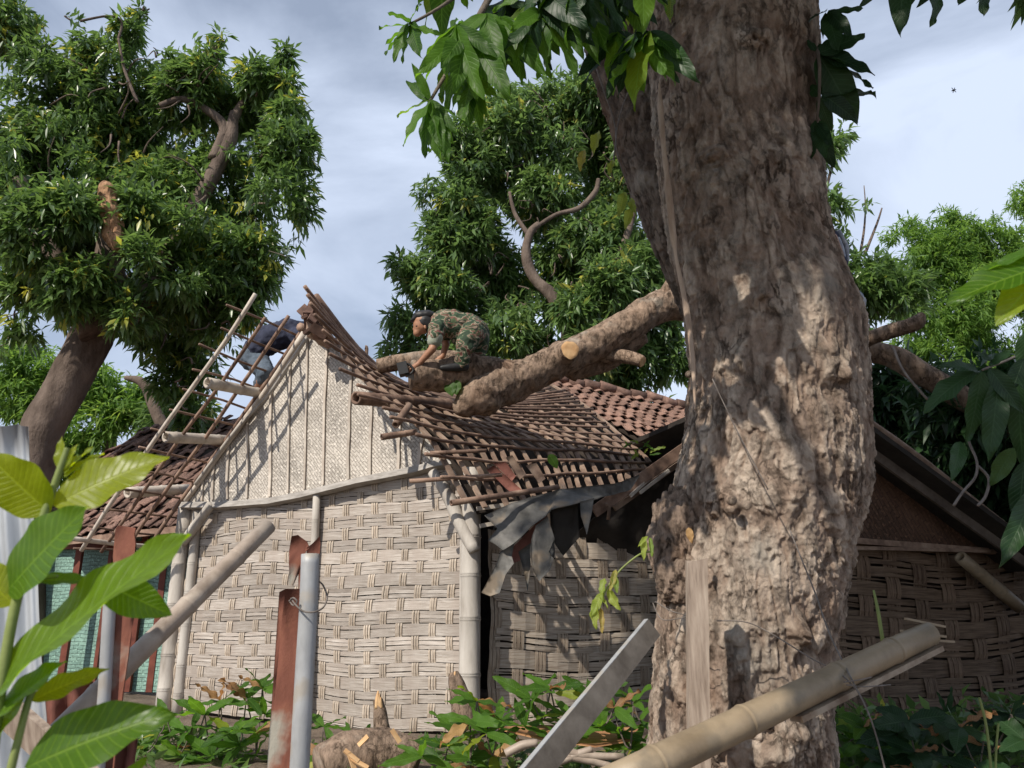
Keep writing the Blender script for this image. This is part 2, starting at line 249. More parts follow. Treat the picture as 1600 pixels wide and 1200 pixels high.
# gable panel fine plaiting and painted woven green wall
def plait(name, c1, c2, c3, bw, bh, rot, bumpd=.006):
    m, nt, b, o = newmat(name); n = nt.nodes; L = nt.links
    uv = n.new('ShaderNodeUVMap'); uv.uv_map = 'wall'; mp = n.new('ShaderNodeMapping'); mp.inputs['Rotation'].default_value[2] = rot
    L.new(uv.outputs[0], mp.inputs[0])
    wn = n.new('ShaderNodeTexNoise'); wn.inputs['Scale'].default_value = 5; L.new(uv.outputs[0], wn.inputs['Vector'])
    va = n.new('ShaderNodeVectorMath'); va.operation = 'MULTIPLY_ADD'; va.inputs[1].default_value = (.05, .05, 0); L.new(wn.outputs['Color'], va.inputs[0]); L.new(mp.outputs[0], va.inputs[2])
    br = n.new('ShaderNodeTexBrick'); br.inputs['Scale'].default_value = 1; br.inputs['Brick Width'].default_value = bw; br.inputs['Row Height'].default_value = bh
    br.inputs['Mortar Size'].default_value = bh*.10; br.inputs['Mortar Smooth'].default_value = .6; br.inputs['Bias'].default_value = 0
    br.inputs['Color1'].default_value = tuple(c1)+(1,); br.inputs['Color2'].default_value = tuple(c2)+(1,); br.inputs['Mortar'].default_value = tuple(c3)+(1,)
    L.new(va.outputs[0], br.inputs['Vector'])
    st = n.new('ShaderNodeTexNoise'); st.inputs['Scale'].default_value = 2.2; st.inputs['Detail'].default_value = 7; L.new(uv.outputs[0], st.inputs['Vector'])
    mr = n.new('ShaderNodeMapRange'); mr.inputs[1].default_value = .3; mr.inputs[2].default_value = .7; mr.inputs[3].default_value = .68; mr.inputs[4].default_value = 1.22
    L.new(st.outputs['Fac'], mr.inputs[0]); hs = n.new('ShaderNodeHueSaturation'); L.new(mr.outputs[0], hs.inputs['Value']); L.new(br.outputs['Color'], hs.inputs['Color'])
    fl = n.new('ShaderNodeTexNoise'); fl.inputs['Scale'].default_value = 34; fl.inputs['Detail'].default_value = 3; L.new(uv.outputs[0], fl.inputs['Vector'])
    fr = n.new('ShaderNodeMapRange'); fr.inputs[1].default_value = .56; fr.inputs[2].default_value = .66; L.new(fl.outputs['Fac'], fr.inputs[0])
    mi = n.new('ShaderNodeMix'); mi.data_type = 'RGBA'; L.new(fr.outputs[0], mi.inputs[0]); L.new(hs.outputs[0], mi.inputs[6]); mi.inputs[7].default_value = tuple(min(.8, x*1.45) for x in c1)+(1,)
    L.new(mi.outputs[2], b.inputs['Base Color']); b.inputs['Roughness'].default_value = .6
    sb = n.new('ShaderNodeMath'); sb.operation = 'SUBTRACT'; L.new(fl.outputs['Fac'], sb.inputs[0]); L.new(br.outputs['Fac'], sb.inputs[1])
    bp = n.new('ShaderNodeBump'); bp.inputs['Strength'].default_value = .8; bp.inputs['Distance'].default_value = bumpd; L.new(sb.outputs[0], bp.inputs['Height']); L.new(bp.outputs[0], b.inputs['Normal'])
    return m
M['gable'] = plait('fine_plaited_bamboo', (.52, .475, .42), (.42, .38, .33), (.22, .18, .15), .075, .028, math.radians(45))
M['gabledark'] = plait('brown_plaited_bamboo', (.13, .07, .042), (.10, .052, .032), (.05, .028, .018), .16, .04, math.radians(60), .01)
M['green'] = plait('green_painted_plaiting', (.22, .36, .30), (.17, .29, .245), (.07, .12, .10), .16, .05, 0)

# ------------------------------------------------------------------ object helpers
def rootloc(p):
    while p is not None and p.parent is not None: p = p.parent
    return p['_loc'] if p is not None else Vector((0, 0, 0))
LOC = {}
def roff(p):
    while p.parent is not None: p = p.parent
    return LOC.get(p.name, Vector((0, 0, 0)))
def thing(name, label, cat, loc=(0, 0, 0), group=None):
    o = bpy.data.objects.new(name, None); COL.objects.link(o); o.location = loc; o.empty_display_size = .2
    o['label'] = label; o['category'] = cat
    if group: o['group'] = group
    LOC[o.name] = Vector(loc); return o
def tag(o, label, cat, group=None, kind=None):
    if label: o['label'] = label
    if cat: o['category'] = cat
    if group: o['group'] = group
    if kind: o['kind'] = kind
    return o
def mk(name, V, F, m, parent=None, smooth=True, uv=None, uvname='leaf', label=None, kind=None, rnd=None, vat=None):
    V = np.asarray(V, dtype=float).reshape(-1, 3); off = np.array(roff(parent)) if parent is not None else V.mean(0)
    # each piece keeps its origin at its own middle
    cen = V.mean(0); me = bpy.data.meshes.new(name)
    if isinstance(F, np.ndarray):
        nf, k = F.shape; me.vertices.add(len(V)); me.vertices.foreach_set('co', (V-cen).astype(np.float32).ravel())
        me.loops.add(nf*k); me.loops.foreach_set('vertex_index', F.astype(np.int32).ravel())
        me.polygons.add(nf); me.polygons.foreach_set('loop_start', np.arange(0, nf*k, k, dtype=np.int32))
        me.polygons.foreach_set('loop_total', np.full(nf, k, dtype=np.int32))
    else: me.from_pydata([tuple(v) for v in (V-cen)], [], F)
    if smooth: me.polygons.foreach_set('use_smooth', np.ones(len(me.polygons), dtype=bool))
    if uv is not None:
        ul = me.uv_layers.new(name=uvname); li = np.empty(len(me.loops), dtype=np.int32); me.loops.foreach_get('vertex_index', li)
        ul.data.foreach_set('uv', np.asarray(uv, dtype=np.float32)[li].ravel())
    if rnd is not None:
        a = me.attributes.new('rnd', 'FLOAT', 'FACE'); a.data.foreach_set('value', rnd.astype(np.float32))
    if vat is not None:
        a = me.attributes.new('plate', 'FLOAT', 'POINT'); a.data.foreach_set('value', vat.astype(np.float32))
    me.materials.append(m); me.update(calc_edges=True); me.validate()
    o = bpy.data.objects.new(name, me); COL.objects.link(o)
    if parent is not None:
        chain = parent; acc = Vector((0, 0, 0))
        while chain is not None:
            acc += Vector(chain.location); chain = chain.parent
        o.parent = parent; o.location = Vector(cen)-acc
    else: o.location = cen
    if label: o['label'] = label
    if kind: o['kind'] = kind
    return o
def inst(name, me, mw, parent, label=None):
    o = bpy.data.objects.new(name, me); COL.objects.link(o); o.parent = parent
    acc = Vector((0, 0, 0)); ch = parent
    while ch is not None: acc += Vector(ch.location); ch = ch.parent
    o.matrix_local = Matrix.Translation(-acc) @ mw
    if label: o['label'] = label
    return o
class MB:
    def __init__(s): s.V = []; s.F = []
    def add(s, V, F):
        b = len(s.V); s.V.extend([tuple(v) for v in V]); s.F.extend([tuple(i+b for i in f) for f in F]); return s
    def mk(s, name, m, parent=None, **k): return mk(name, s.V, s.F, m, parent, **k)
def frame(d, up=Vector((0, 0, 1))):
    d = d.normalized(); a = up if abs(d.dot(up)) < .95 else Vector((0, 1, 0))
    x = d.cross(a).normalized(); y = x.cross(d).normalized(); return x, y
def bar(p0, p1, w_, h_, up=Vector((0, 0, 1))):
    p0, p1 = Vector(p0), Vector(p1); x, y = frame(p1-p0, up); V = []
    for p in (p0, p1):
        for a, b in ((-1, -1), (1, -1), (1, 1), (-1, 1)): V.append(p+x*(a*w_/2)+y*(b*h_/2))
    return V, [(0, 1, 2, 3), (7, 6, 5, 4), (0, 4, 5, 1), (1, 5, 6, 2), (2, 6, 7, 3), (3, 7, 4, 0)]
def smoothpath(pts, rad, n):
    pts = [np.array(p) for p in pts]; k = len(pts); o = []; r = []
    for i in range(k-1):
        p0 = pts[max(0, i-1)]; p1 = pts[i]; p2 = pts[i+1]; p3 = pts[min(k-1, i+2)]
        for j in range(n):
            t = j/n; o.append(.5*((2*p1)+(-p0+p2)*t+(2*p0-5*p1+4*p2-p3)*t*t+(-p0+3*p1-3*p2+p3)*t**3)); r.append(rad[i]*(1-t)+rad[i+1]*t)
    o.append(pts[-1]); r.append(rad[-1]); return np.array(o), np.array(r)
def tube(pts, rad, seg=8, sm=4, noise=0.0, nscale=3.0, rough=0, capend=True, aniso=1.0):
    if np.isscalar(rad): rad = [rad]*len(pts)
    c, r = smoothpath(pts, rad, sm) if sm > 1 else (np.array([np.array(p) for p in pts]), np.array(rad))
    n = len(c); T = np.gradient(c, axis=0); T /= np.linalg.norm(T, axis=1)[:, None]+1e-9
    a = np.array([0, 0, 1.]) if abs(T[0][2]) < .9 else np.array([0, 1., 0]); X = np.cross(T[0], a); X /= np.linalg.norm(X)
    V = np.zeros((n, seg, 3)); ang = np.linspace(0, 2*math.pi, seg, endpoint=False)
    for i in range(n):
        X = X-T[i]*X.dot(T[i]); X /= np.linalg.norm(X); Y = np.cross(T[i], X)
        V[i] = c[i]+(np.cos(ang)[:, None]*X+np.sin(ang)[:, None]*Y)*r[i]
    if noise:
        flat = V.reshape(-1, 3); cc = np.repeat(c, seg, 0); nrm = flat-cc; rr = np.linalg.norm(nrm, axis=1)[:, None]; nrm /= rr+1e-9
        q = flat*nscale+31
        d = fbm(q, 4) if not rough else .55*fbm(q, 3)+.45*ridged(q*np.array([2.2, 2.2, 2.2*aniso]), 4)
        V = (flat+nrm*(d[:, None]*noise*rr)).reshape(n, seg, 3)
    F = []
    for i in range(n-1):
        for j in range(seg):
            k = (j+1) % seg; F.append((i*seg+j, i*seg+k, (i+1)*seg+k, (i+1)*seg+j))
    V = V.reshape(-1, 3)
    if capend: F.append(tuple(range(seg))[::-1]); F.append(tuple((n-1)*seg+j for j in range(seg)))
    return V, F
def bamboo(p0, p1, r0, r1, nodes, seg=14, hollow=True, bend=0.0):
    """a culm: swollen rings at its nodes, open hollow ends"""
    p0, p1 = np.array(p0), np.array(p1); L = np.linalg.norm(p1-p0); prof = [(0, 1.0)]
    for k in range(1, nodes+1):
        t = (k-.5+.12*math.sin(k*2.3))/nodes; e = .006/L*1.5
        prof += [(t-3*e, 1.0), (t-e, 1.045), (t-.3*e, 1.10), (t+.2*e, .985), (t+.6*e, 1.06), (t+2.5*e, 1.0)]
    prof.append((1, 1.0)); pts = []; rad = []
    dd = (p1-p0)/L; side = np.array([0, 0, 1.])
    for t, s in prof: pts.append(p0+(p1-p0)*t+side*bend*math.sin(math.pi*t)); rad.append((r0*(1-t)+r1*t)*s)
    V, F = tube(pts, rad, seg, 1, capend=not hollow)
    V = list(map(tuple, V)); F = list(F)
    if hollow:
        n = len(pts); x, y = frame(Vector(dd))
        for end, i, sgn in ((0, 0, 1), (1, n-1, -1)):
            ring = [i*seg+j for j in range(seg)]; c = pts[i]; b = len(V)
            for j in ring: V.append(tuple(c+(np.array(V[j])-c)*.66))
            for j in ring: V.append(tuple(c+(np.array(V[j])-c)*.62+dd*sgn*.09))
            for j in range(seg):
                k = (j+1) % seg; f = (ring[j], ring[k], b+k, b+j); g = (b+j, b+k, b+seg+k, b+seg+j)
                F += ([f[::-1], g[::-1]] if end == 0 else [f, g])
            F.append(tuple(b+seg+j for j in range(seg)))
    return V, F
def sheet(poly, th=.004, wob=0.0, sub=3):
    """solid thin sheet from an outline of 3D points (fan-filled, subdivided, crumpled)"""
    bm = bmesh.new(); vs = [bm.verts.new(p) for p in poly]; f = bm.faces.new(vs)
    bmesh.ops.triangulate(bm, faces=[f]); 
    for _ in range(sub): bmesh.ops.subdivide_edges(bm, edges=[e for e in bm.edges if e.calc_length() > .06], cuts=1, use_grid_fill=False); bmesh.ops.triangulate(bm, faces=bm.faces[:])
    bm.verts.ensure_lookup_table(); bm.normal_update()
    co = np.array([v.co[:] for v in bm.verts]); d = fbm(co*5+3, 3)*wob
    nn = f.normal.copy() if f.is_valid else Vector((0, -1, 0))
    for v, x in zip(bm.verts, d): v.co = v.co+Vector((0.1, -.9, .2))*float(x)
    bm.normal_update(); V = [v.co.copy() for v in bm.verts]; Fs = [tuple(v.index for v in f.verts) for f in bm.faces]
    nrm = [v.normal.copy() for v in bm.verts]; n = len(V)
    be = [(e.verts[0].index, e.verts[1].index) for e in bm.edges if e.is_boundary]
    V2 = V+[v-q*th for v, q in zip(V, nrm)]; F2 = Fs+[tuple(i+n for i in f[::-1]) for f in Fs]+[(a, b, b+n, a+n) for a, b in be]
    bm.free(); return V2, F2

# ------------------------------------------------------------------ foliage
def leafcloud(name, rosettes, m, parent, per=8, length=.18, width=.05, up=.0, droop=.95, lv=.3, kind='stuff', label=None, ylw=.0):
    """rosettes: (N,6) position + axis. One mesh of folded leaves."""
    R = np.asarray(rosettes); n = len(R)*per; pos = np.repeat(R[:, :3], per, 0); ax = np.repeat(R[:, 3:], per, 0)
    rd = rng.normal(size=(n, 3)); d = ax*.55+rd*.75; d[:, 2] += up-droop*rng.random(n); pos = pos+rng.normal(size=(n, 3))*length*.22; d /= np.linalg.norm(d, axis=1)[:, None]
    ln = length*(1+lv*(rng.random(n)*2-1)); wd = width*ln/length
    upv = np.tile([0, 0, 1.], (n, 1))+rng.normal(size=(n, 3))*.45; s = np.cross(d, upv); s /= np.linalg.norm(s, axis=1)[:, None]+1e-9; nn = np.cross(s, d)
    b = pos+d*(ln*.10)[:, None]; dr = np.zeros((n, 3)); dr[:, 2] = -ln*.16
    def at(t, side, lift): return b+d*(ln*t)[:, None]+s*(wd*side)[:, None]+nn*(wd*lift)[:, None]+dr*(t*t)
    V = np.stack([at(0, 0, 0), at(.45, -.5, .18), at(.45, 0, 0), at(.45, .5, .18), at(1, 0, 0)], 1).reshape(-1, 3)
    base = (np.arange(n)*5)[:, None]
    F = np.stack([base+np.array([0, 2, 1]), base+np.array([0, 3, 2]), base+np.array([1, 2, 4]), base+np.array([2, 3, 4])], 1).reshape(-1, 3)
    rr = np.repeat(np.repeat(rng.random(len(R))*.55, per)+rng.random(n)*.45*(1), 4)
    if ylw: 
        pk = np.repeat(rng.random(len(R)) < ylw, per*4); rr[pk] = .97+.03*rng.random(pk.sum())
    rr = np.where((rr > .9) & (rr < .965), .85, rr)
    o = mk(name, V, F, m, parent, smooth=False, rnd=rr, kind=kind, label=label)
    return o
def blobs_ros(blobs, D, dens=1/55., flat=1.0, shell=.35, Dd=None, gap=1.0):
    """blobs in photo measure (px,py,r[,dD]) at depth D -> rosette positions on and inside ellipsoids"""
    out = []
    for bl in blobs:
        px, py, r = bl[:3]; dd = D+(bl[3] if len(bl) > 3 else 0); c = np.array(P(px, py, dd)); R = r*dd/FPX
        n = max(6, int(r*r*3.14*dens)); v = rng.normal(size=(n, 3)); v /= np.linalg.norm(v, axis=1)[:, None]
        rad = (shell+(1-shell)*rng.random(n)**.6)
        lump = 1+.45*fbm(v*2.6+c*3.1, 3)+.10*rng.normal(size=n)
        p = c+v*(rad*lump*R)[:, None]*np.array([1, (Dd or 1.0), flat]); keep = fbm(p*1.25+7, 3) > -.13+.1*gap*rng.random(n)-.2*(1-gap); out.append(np.concatenate([p, v], 1)[keep])
    return np.concatenate(out)
def biglm(name, m, L=1.0, W=.28, bend=.25, fold=.15, wav=.03, nu=14, nv=6, seed=0, tipp=1.0):
    """unit leaf along +X, width along Y; outline of a lance-shaped leaf with point"""
    u = np.linspace(0, 1, nu+1); v = np.linspace(-1, 1, nv+1); V = []; UV = []
    for i, a in enumerate(u):
        hw = W*.5*(math.sin(math.pi*min(1, a**.85))**.75)*(1-.25*a**3*tipp)+.004
        if i == nu: hw = .002
        for b in v:
            x = a*L; y = b*hw; z = fold*abs(y)-bend*a*a*.5+wav*math.sin(a*17+seed*2+b*1.3)*abs(b)**2*(.4+a)+wav*.6*math.sin(a*7+seed)*b
            V.append((x, y, z)); UV.append((a, b))
    F = [(i*(nv+1)+j, (i+1)*(nv+1)+j, (i+1)*(nv+1)+j+1, i*(nv+1)+j+1) for i in range(nu) for j in range(nv)]
    me = bpy.data.meshes.new(name); me.from_pydata(V, [], F); me.polygons.foreach_set('use_smooth', [True]*len(F))
    ul = me.uv_layers.new(name='leaf'); 
    for l in me.loops: ul.data[l.index].uv = UV[l.vertex_index]
    me.materials.append(m); return me
M['leaf_sapy'] = leafmat('young_sapling_leaf', (.16, .24, .012), (.24, .30, .016), (.28, .33, .03), .6, .38, True, gloss=.5)
LM = {}
def leafset(key, m, **k): LM[key] = [biglm('leaf', m, seed=i, bend=random.uniform(.1, .5), **k) for i in range(4)]
leafset('mango', M['leaf_big'], W=.26); leafset('mangodark', M['leaf_bigdark'], W=.26)
leafset('sap', M['leaf_sap'], W=.40, wav=.02, fold=.25, nu=18, nv=8); leafset('sapy', M['leaf_sapy'], W=.40, wav=.03, fold=.2, nu=18, nv=8); leafset('wilt', M['leaf_wilt'], W=.30, wav=.06, fold=.5)
leafset('broad', M['leaf_bigdark'], W=.5, wav=.03); leafset('brown', M['leaf_brown'], W=.3, wav=.06); leafset('vine', M['leaf_big'], W=.6, wav=.03)
def putleaf(base, tip, key, parent, roll=0.0, wfac=1.0, face=None, name='leaf'):
    base, tip = Vector(base), Vector(tip); d = tip-base; L = d.length; x = d.normalized()
    z0 = face if face is not None else Vector((0, 0, 1)); y = z0.cross(x)
    if y.length < .05: y = Vector((0, -1, .2)).cross(x)
    y.normalize(); z = x.cross(y); q = Matrix.Rotation(roll, 4, x)
    y = q @ y; z = q @ z
    mw = Matrix(((x.x, y.x, z.x, 0), (x.y, y.y, z.y, 0), (x.z, y.z, z.z, 0), (0, 0, 0, 1)))
    mw = Matrix.Translation(base) @ mw @ Matrix.Diagonal((L, L*wfac, L, 1))
    return inst(name, random.choice(LM[key]), mw, parent)

# ================================================================== SETTING
def ground():
    n = 120; xs = np.concatenate([-np.geomspace(400, 12, 14), np.linspace(-10, 10, n), np.geomspace(12, 400, 14)])
    ys = np.concatenate([-np.geomspace(300, 6, 12), np.linspace(-4, 16, n), np.geomspace(17, 500, 16)])
    X, Y = np.meshgrid(xs, ys, indexing='ij'); p = np.stack([X.ravel(), Y.ravel(), 0*X.ravel()], 1)
    z = fbm(p*.9, 4)*.07; z += -.55*np.clip((4.6-p[:, 1])/3.2, 0, 1); z -= .02
    p[:, 2] = z; a, b = X.shape; i = np.arange(a-1)[:, None]*b+np.arange(b-1)[None]
    F = np.stack([i, i+b, i+b+1, i+1], -1).reshape(-1, 4)
    o = mk('ground', p, F, M['ground']); o['kind'] = 'structure'
ground()

# ------------------------------------------------------------------ bamboo house
Aw = P(262, 1112, 9.0); Bw = P(738, 1157, 7.3); Aw.z = 0; Bw.z = 0
SD = (Bw-Aw).normalized(); WN = Vector((SD.y, -SD.x, 0)); WL = (Bw-Aw).length        # wall direction, outward normal
BK = -WN
def G(px, py, off=0.0): return PPL(px, py, Aw+WN*off, WN)
def sz(p): return (p-Aw).dot(SD), p.z
def WP(s, z, off=0.0): return Aw+SD*s+WN*off+Vector((0, 0, z))
house = thing('bamboo_house', 'bamboo house with pale plaited gable wall, its bare roof crushed by the fallen log', 'house', tuple((Aw+Bw)/2))
def weave(parent, O, sd, n, W, zlo, zhi, rp, cp, vis, mh, mv, amp=.011, sag=0.0, jit=1.0, skip=0.0, slats=3):
    rows = int(round((zhi-zlo)/rp)); cols = int(W/cp)+1; ph = rng.random()*10
    def pt(s, z, o):
        zz = z+sag*math.sin(s*1.9+ph)+.012*math.sin(s*4.3+z*2); ss = s+.014*math.sin(z*5+ph)
        return O+sd*ss+n*(o+.012*math.sin(s*2.2+z*3))+Vector((0, 0, zz))
    for i in range(rows):
        if random.random() < skip: continue
        z0 = zlo+i*rp; mb = MB(); e = .006*jit
        cuts = [0]+sorted(random.uniform(.15, .85) for _ in range(slats-1))+[1] if random.random() < .25 else [k/slats for k in range(slats+1)]
        wide = (i % 2 == 1); 
        if wide and random.random() < .75: cuts = [0, random.uniform(.2, .8), 1] if random.random() < .5 else [0, 1]
        for k in range(len(cuts)-1):
            za = z0+rp*cuts[k]+.0025*jit; zb = z0+rp*cuts[k+1]-.0025*jit; pn = random.random()*6; tilt = random.uniform(-.003, .003)
            ns = int(W/cp*4)+1; V = []
            s0 = random.uniform(-.03, .02); s1 = W+random.uniform(-.02, .04)
            for j in range(ns+1):
                s = s0+(s1-s0)*j/ns; wv = math.cos(math.pi*s/cp+math.pi*i); o = amp*max(-1, min(1, wv*2.2))
                da = .003*jit*math.sin(s*3+pn)+random.uniform(-.0012, .0012)*jit; db = .003*jit*math.sin(s*2.3+pn+2)+random.uniform(-.0012, .0012)*jit
                V += [pt(s, za+da, o+tilt), pt(s, zb+db, o-tilt), pt(s, zb+db, o-.004-tilt), pt(s, za+da, o-.004+tilt)]
            F = []
            for j in range(ns):
                for q in range(4): F.append((j*4+q, j*4+(q+1) % 4, (j+1)*4+(q+1) % 4, (j+1)*4+q))
            F += [(0, 3, 2, 1), (ns*4, ns*4+1, ns*4+2, ns*4+3)]
            mb.add(V, [f[::-1] for f in F])
        mb.mk('bamboo_strip', mh, parent, smooth=False)
    for j in range(cols):
        sc0 = j*cp; mb = MB()
        if sc0 > W: continue
        for k in range(3):
            sa = sc0-vis/2+vis*k/3+.003; sb = sa+vis/3-.006; nz_ = int((zhi-zlo)/rp*4); V = []; pn = random.random()*6
            for i in range(nz_+1):
                z = zlo+(zhi-zlo)*i/nz_; ri = (z-zlo)/rp-.5; wv = -math.cos(math.pi*ri+math.pi*j) ; o = amp*max(-1, min(1, wv*1.5))
                d = .002*math.sin(z*6+pn)
                V += [pt(sa+d, z, o), pt(sb+d, z, o), pt(sb+d, z, o-.004), pt(sa+d, z, o-.004)]
            F = []
            for i in range(nz_):
                for q in range(4): F.append((i*4+q, i*4+(q+1) % 4, (i+1)*4+(q+1) % 4, (i+1)*4+q))
            mb.add(V, F)
        mb.mk('upright_strip', mv, parent, smooth=False)
def lining(name, p0, p1, z0, z1, parent, m, th=.01, n=None):
    d = (p1-p0).normalized(); q = Vector((d.y, -d.x, 0))*th; V = []
    for p in (p0, p1):
        for o in (Vector((0, 0, 0)), q*-1):
            for z in (z0, z1): V.append(Vector((p.x, p.y, z))+o)
    F = [(0, 4, 5, 1), (2, 3, 7, 6), (1, 5, 7, 3), (0, 2, 6, 4), (0, 1, 3, 2), (4, 6, 7, 5)]
    return mk(name, V, F, m, parent, smooth=False)
front = lining('front_wall', Aw+SD*.04-WN*.045, Bw-WN*.045, -.05, 2.28, house, M['lining'])
weave(front, Aw+SD*.06, SD, WN, WL-.16, .0, 2.36, .1135, .178, .078, M['strip'], M['stripv'], amp=.0055, sag=.022, jit=.9)
# side wall
Sw0 = P(772, 1140, 7.45); Sw0.z = 0; Sw1 = P(1120, 1120, 8.6); Sw1.z = 0; s2 = (Sw1-Sw0).normalized(); n2 = Vector((s2.y, -s2.x, 0))
side = lining('side_wall', Sw0-n2*.045+s2*.02, Sw1-n2*.045, -.05, 1.75, house, M['lining'])
weave(side, Sw0, s2, n2, (Sw1-Sw0).length, .0, 1.72, .168, .235, .115, M['strip2'], M['strip2v'], amp=.008, sag=.03, jit=1.7)
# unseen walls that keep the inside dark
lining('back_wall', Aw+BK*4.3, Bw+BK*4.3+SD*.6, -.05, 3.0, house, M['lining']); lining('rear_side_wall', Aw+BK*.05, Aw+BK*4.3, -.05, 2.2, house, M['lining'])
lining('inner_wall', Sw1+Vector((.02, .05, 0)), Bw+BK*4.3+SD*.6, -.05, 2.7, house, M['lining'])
# gable panel
gp_px = [(286, 787), (345, 785), (420, 779), (470, 769), (520, 757), (560, 747), (600, 740), (650, 730), (706, 722), (650, 668), (590, 600), (545, 562), (478, 517)]
def poly_slab(name, pts, off0, off1, m, parent):
    n = len(pts); V = [p+WN*off0 for p in pts]+[p+WN*off1 for p in pts]
    F = [tuple(range(n)), tuple(range(2*n-1, n-1, -1))]+[(i, i+n, (i+1) % n+n, (i+1) % n) for i in range(n)]
    return mk(name, V, F, m, parent, smooth=False, uv=[sz(v) for v in V], uvname='wall')
gp = [G(*p, off=.03) for p in gp_px]
gable = poly_slab('gable_panel', gp, 0.0, -.02, M['gable'], house)
def gz(px, top):
    pl = [(286, 787), (420, 779), (520, 757), (600, 740), (706, 722)] if not top else [(286, 787), (478, 517), (545, 562), (590, 600), (650, 668), (706, 722)]
    return float(np.interp(px, [a for a, b in pl], [b for a, b in pl]))
for x in (316, 333, 355, 386, 420, 449, 476, 506, 544, 576, 620, 655):
    pa = G(x+random.uniform(-2, 2), gz(x, False)-3, .045); s, _ = sz(pa); xt = x+(4 if x > 400 else 1)
    pb = G(xt, gz(xt, True)+4, .045)
    w_ = random.uniform(.022, .04); k = 5; pts = [pa.lerp(pb, i/k)+SD*random.uniform(-.008, .008) for i in range(k+1)]
    mb = MB()
    for i in range(k): mb.add(*bar(pts[i], pts[i+1], w_, .014, WN))
    mb.mk('cover_batten', M['palebatten'], gable, smooth=False)
# flashing strip under the gable
fl = [(283, 789), (345, 789), (420, 783), (470, 773), (520, 761), (560, 751), (600, 743), (650, 733), (680, 725), (712, 720)]
fp = [G(*p, off=.09) for p in fl]; mb = MB()
V = []
for i, p in enumerate(fp):
    wv = .012*math.sin(i*1.7); V += [p+Vector((0, 0, .035)), p+WN*(.03+wv)+Vector((0, 0, -.03)), p-WN*.06+Vector((0, 0, -.045)), p-WN*.07+Vector((0, 0, .045))]
F = [(i*4+q, i*4+(q+1) % 4, (i+1)*4+(q+1) % 4, (i+1)*4+q) for i in range(len(fp)-1) for q in range(4)]+[(0, 3, 2, 1), tuple(len(V)-4+q for q in range(4))]
mk('flashing', V, F, M['flash'], house, smooth=False)
# rake poles on the left edge
mk('rake_pole', *tube([G(476, 520, .06), G(420, 604, .07), G(352, 697, .06), G(290, 783, .06)], [.035, .03, .03, .028], 8, 3, .15), M['palebatten'], house)
mk('rake_pole', *tube([G(482, 524, .08), G(452, 568, .1), G(415, 622, .1), G(372, 668, .1), G(338, 712, .09), G(305, 757, .09)], [.02]*6, 8, 3, .15), M['post'], house)
# posts
def post(pts, r, m, name='bamboo_post', par=house, seg=10, noise=.06): return mk(name, *tube(pts, r, seg, 4, noise), m, par)
def gpost(px0, py0, px1, py1, r0, r1, off, nodes=5, m=None): return mk('bamboo_post', *bamboo(G(px1, py1, off), G(px0, py0, off), r1, r0, nodes, 12, True), m or M['post'], house)
gpost(290, 792, 254, 1118, .075, .085, .02); gpost(309, 800, 276, 1118, .05, .055, .03, 6)
gpost(737, 732, 733, 1160, .085, .09, .08, 6); gpost(495, 772, 478, 1150, .038, .042, .06, 5)
gpost(724, 760, 722, 1120, .03, .03, .05, 3)
post([G(330, 788, .12), G(305, 822, .12), G(286, 848, .1)], [.05, .055, .05], M['post'], 'brace', noise=.15)
post([G(676, 738, .14), G(700, 775, .16), G(716, 812, .16), G(742, 862, .14)], [.05, .062, .06, .055], M['post'], 'brace', noise=.12)
mk('door_board', *bar(P(782, 800, 7.62), P(776, 1130, 7.62), .13, .03, Vector((0, 1, 0))), M['greypost'], house, smooth=False)
mk('door_jamb', *bar(P(803, 930, 7.75), P(792, 1130, 7.7), .05, .04, Vector((0, 1, 0))), M['greypost'], house, smooth=False)

# ------------- left roof slope lattice
Q = G(478, 515, 0.0); E = G(238, 858, 0.0); SLV = (E-Q); LLEN = SLV.length; SLU = SLV.normalized(); LN = SLU.cross(WN).normalized()
if LN.z < 0: LN = -LN
lroof = mk('roof', *tube([Q+WN*.1, Q+BK*.6, Q+BK*1.2+Vector((0, 0, -.1))], .05, 8), M['batten'], house)
def LP(t, o, h=0.0): return Q+SLU*(t*LLEN)+WN*o+LN*h
for k, (o, m_, r_) in enumerate([(.84, 'palebatten', .024), (.58, 'batten', .02), (.31, 'batten', .021), (.05, 'batten', .024), (-.3, 'batten', .02), (-.7, 'batten', .02)]):
    t0 = [-.04, .02, -.02, .02, 0, 0][k]; pts = [LP(t0+(1.03-t0)*i/6, o+random.uniform(-.02, .02), -.02*math.sin(i*1.1)) for i in range(7)]
    mk('rafter', *tube(pts, r_, 6, 2), M[m_], lroof)
for k in range(13):
    t = .03+.083*k; o0 = .84+random.choice([.16, .1, .25, .2, .05, .42 if k in (5, 7) else .1]); pts = [LP(t+random.uniform(-.008, .008), o0+(-1.2-o0)*i/4, .035+random.uniform(-.01, .01)) for i in range(5)]
    mk('batten', *tube(pts, .013, 6, 2), M['batten'], lroof)
for px0, py0, px1, py1, hol in ((418, 617, 324, 598, 1), (360, 688, 259, 683, 1), (294, 764, 199, 770, 1)):
    a = G(px0, py0, -.1); b = a.copy(); dirn = WN; 
    b = PPL(px1, py1, a+Vector((0, 0, 0)), SD)      # straight out of the wall
    b = a+WN*min(1.25, max(.8, (b-a).dot(WN))); tgt = P(px1, py1, b.y)
    mk('purlin', *bamboo(a, tgt, .055, .06, 3, 12), M['palebatten'], house)
# sagging row at the foot of the slope
mk('eave_pole', *tube([LP(.985, 1.05, .0), LP(.99, .5), LP(.99, -.2), LP(.99, -1)], .026, 7, 2), M['palebatten'], lroof)
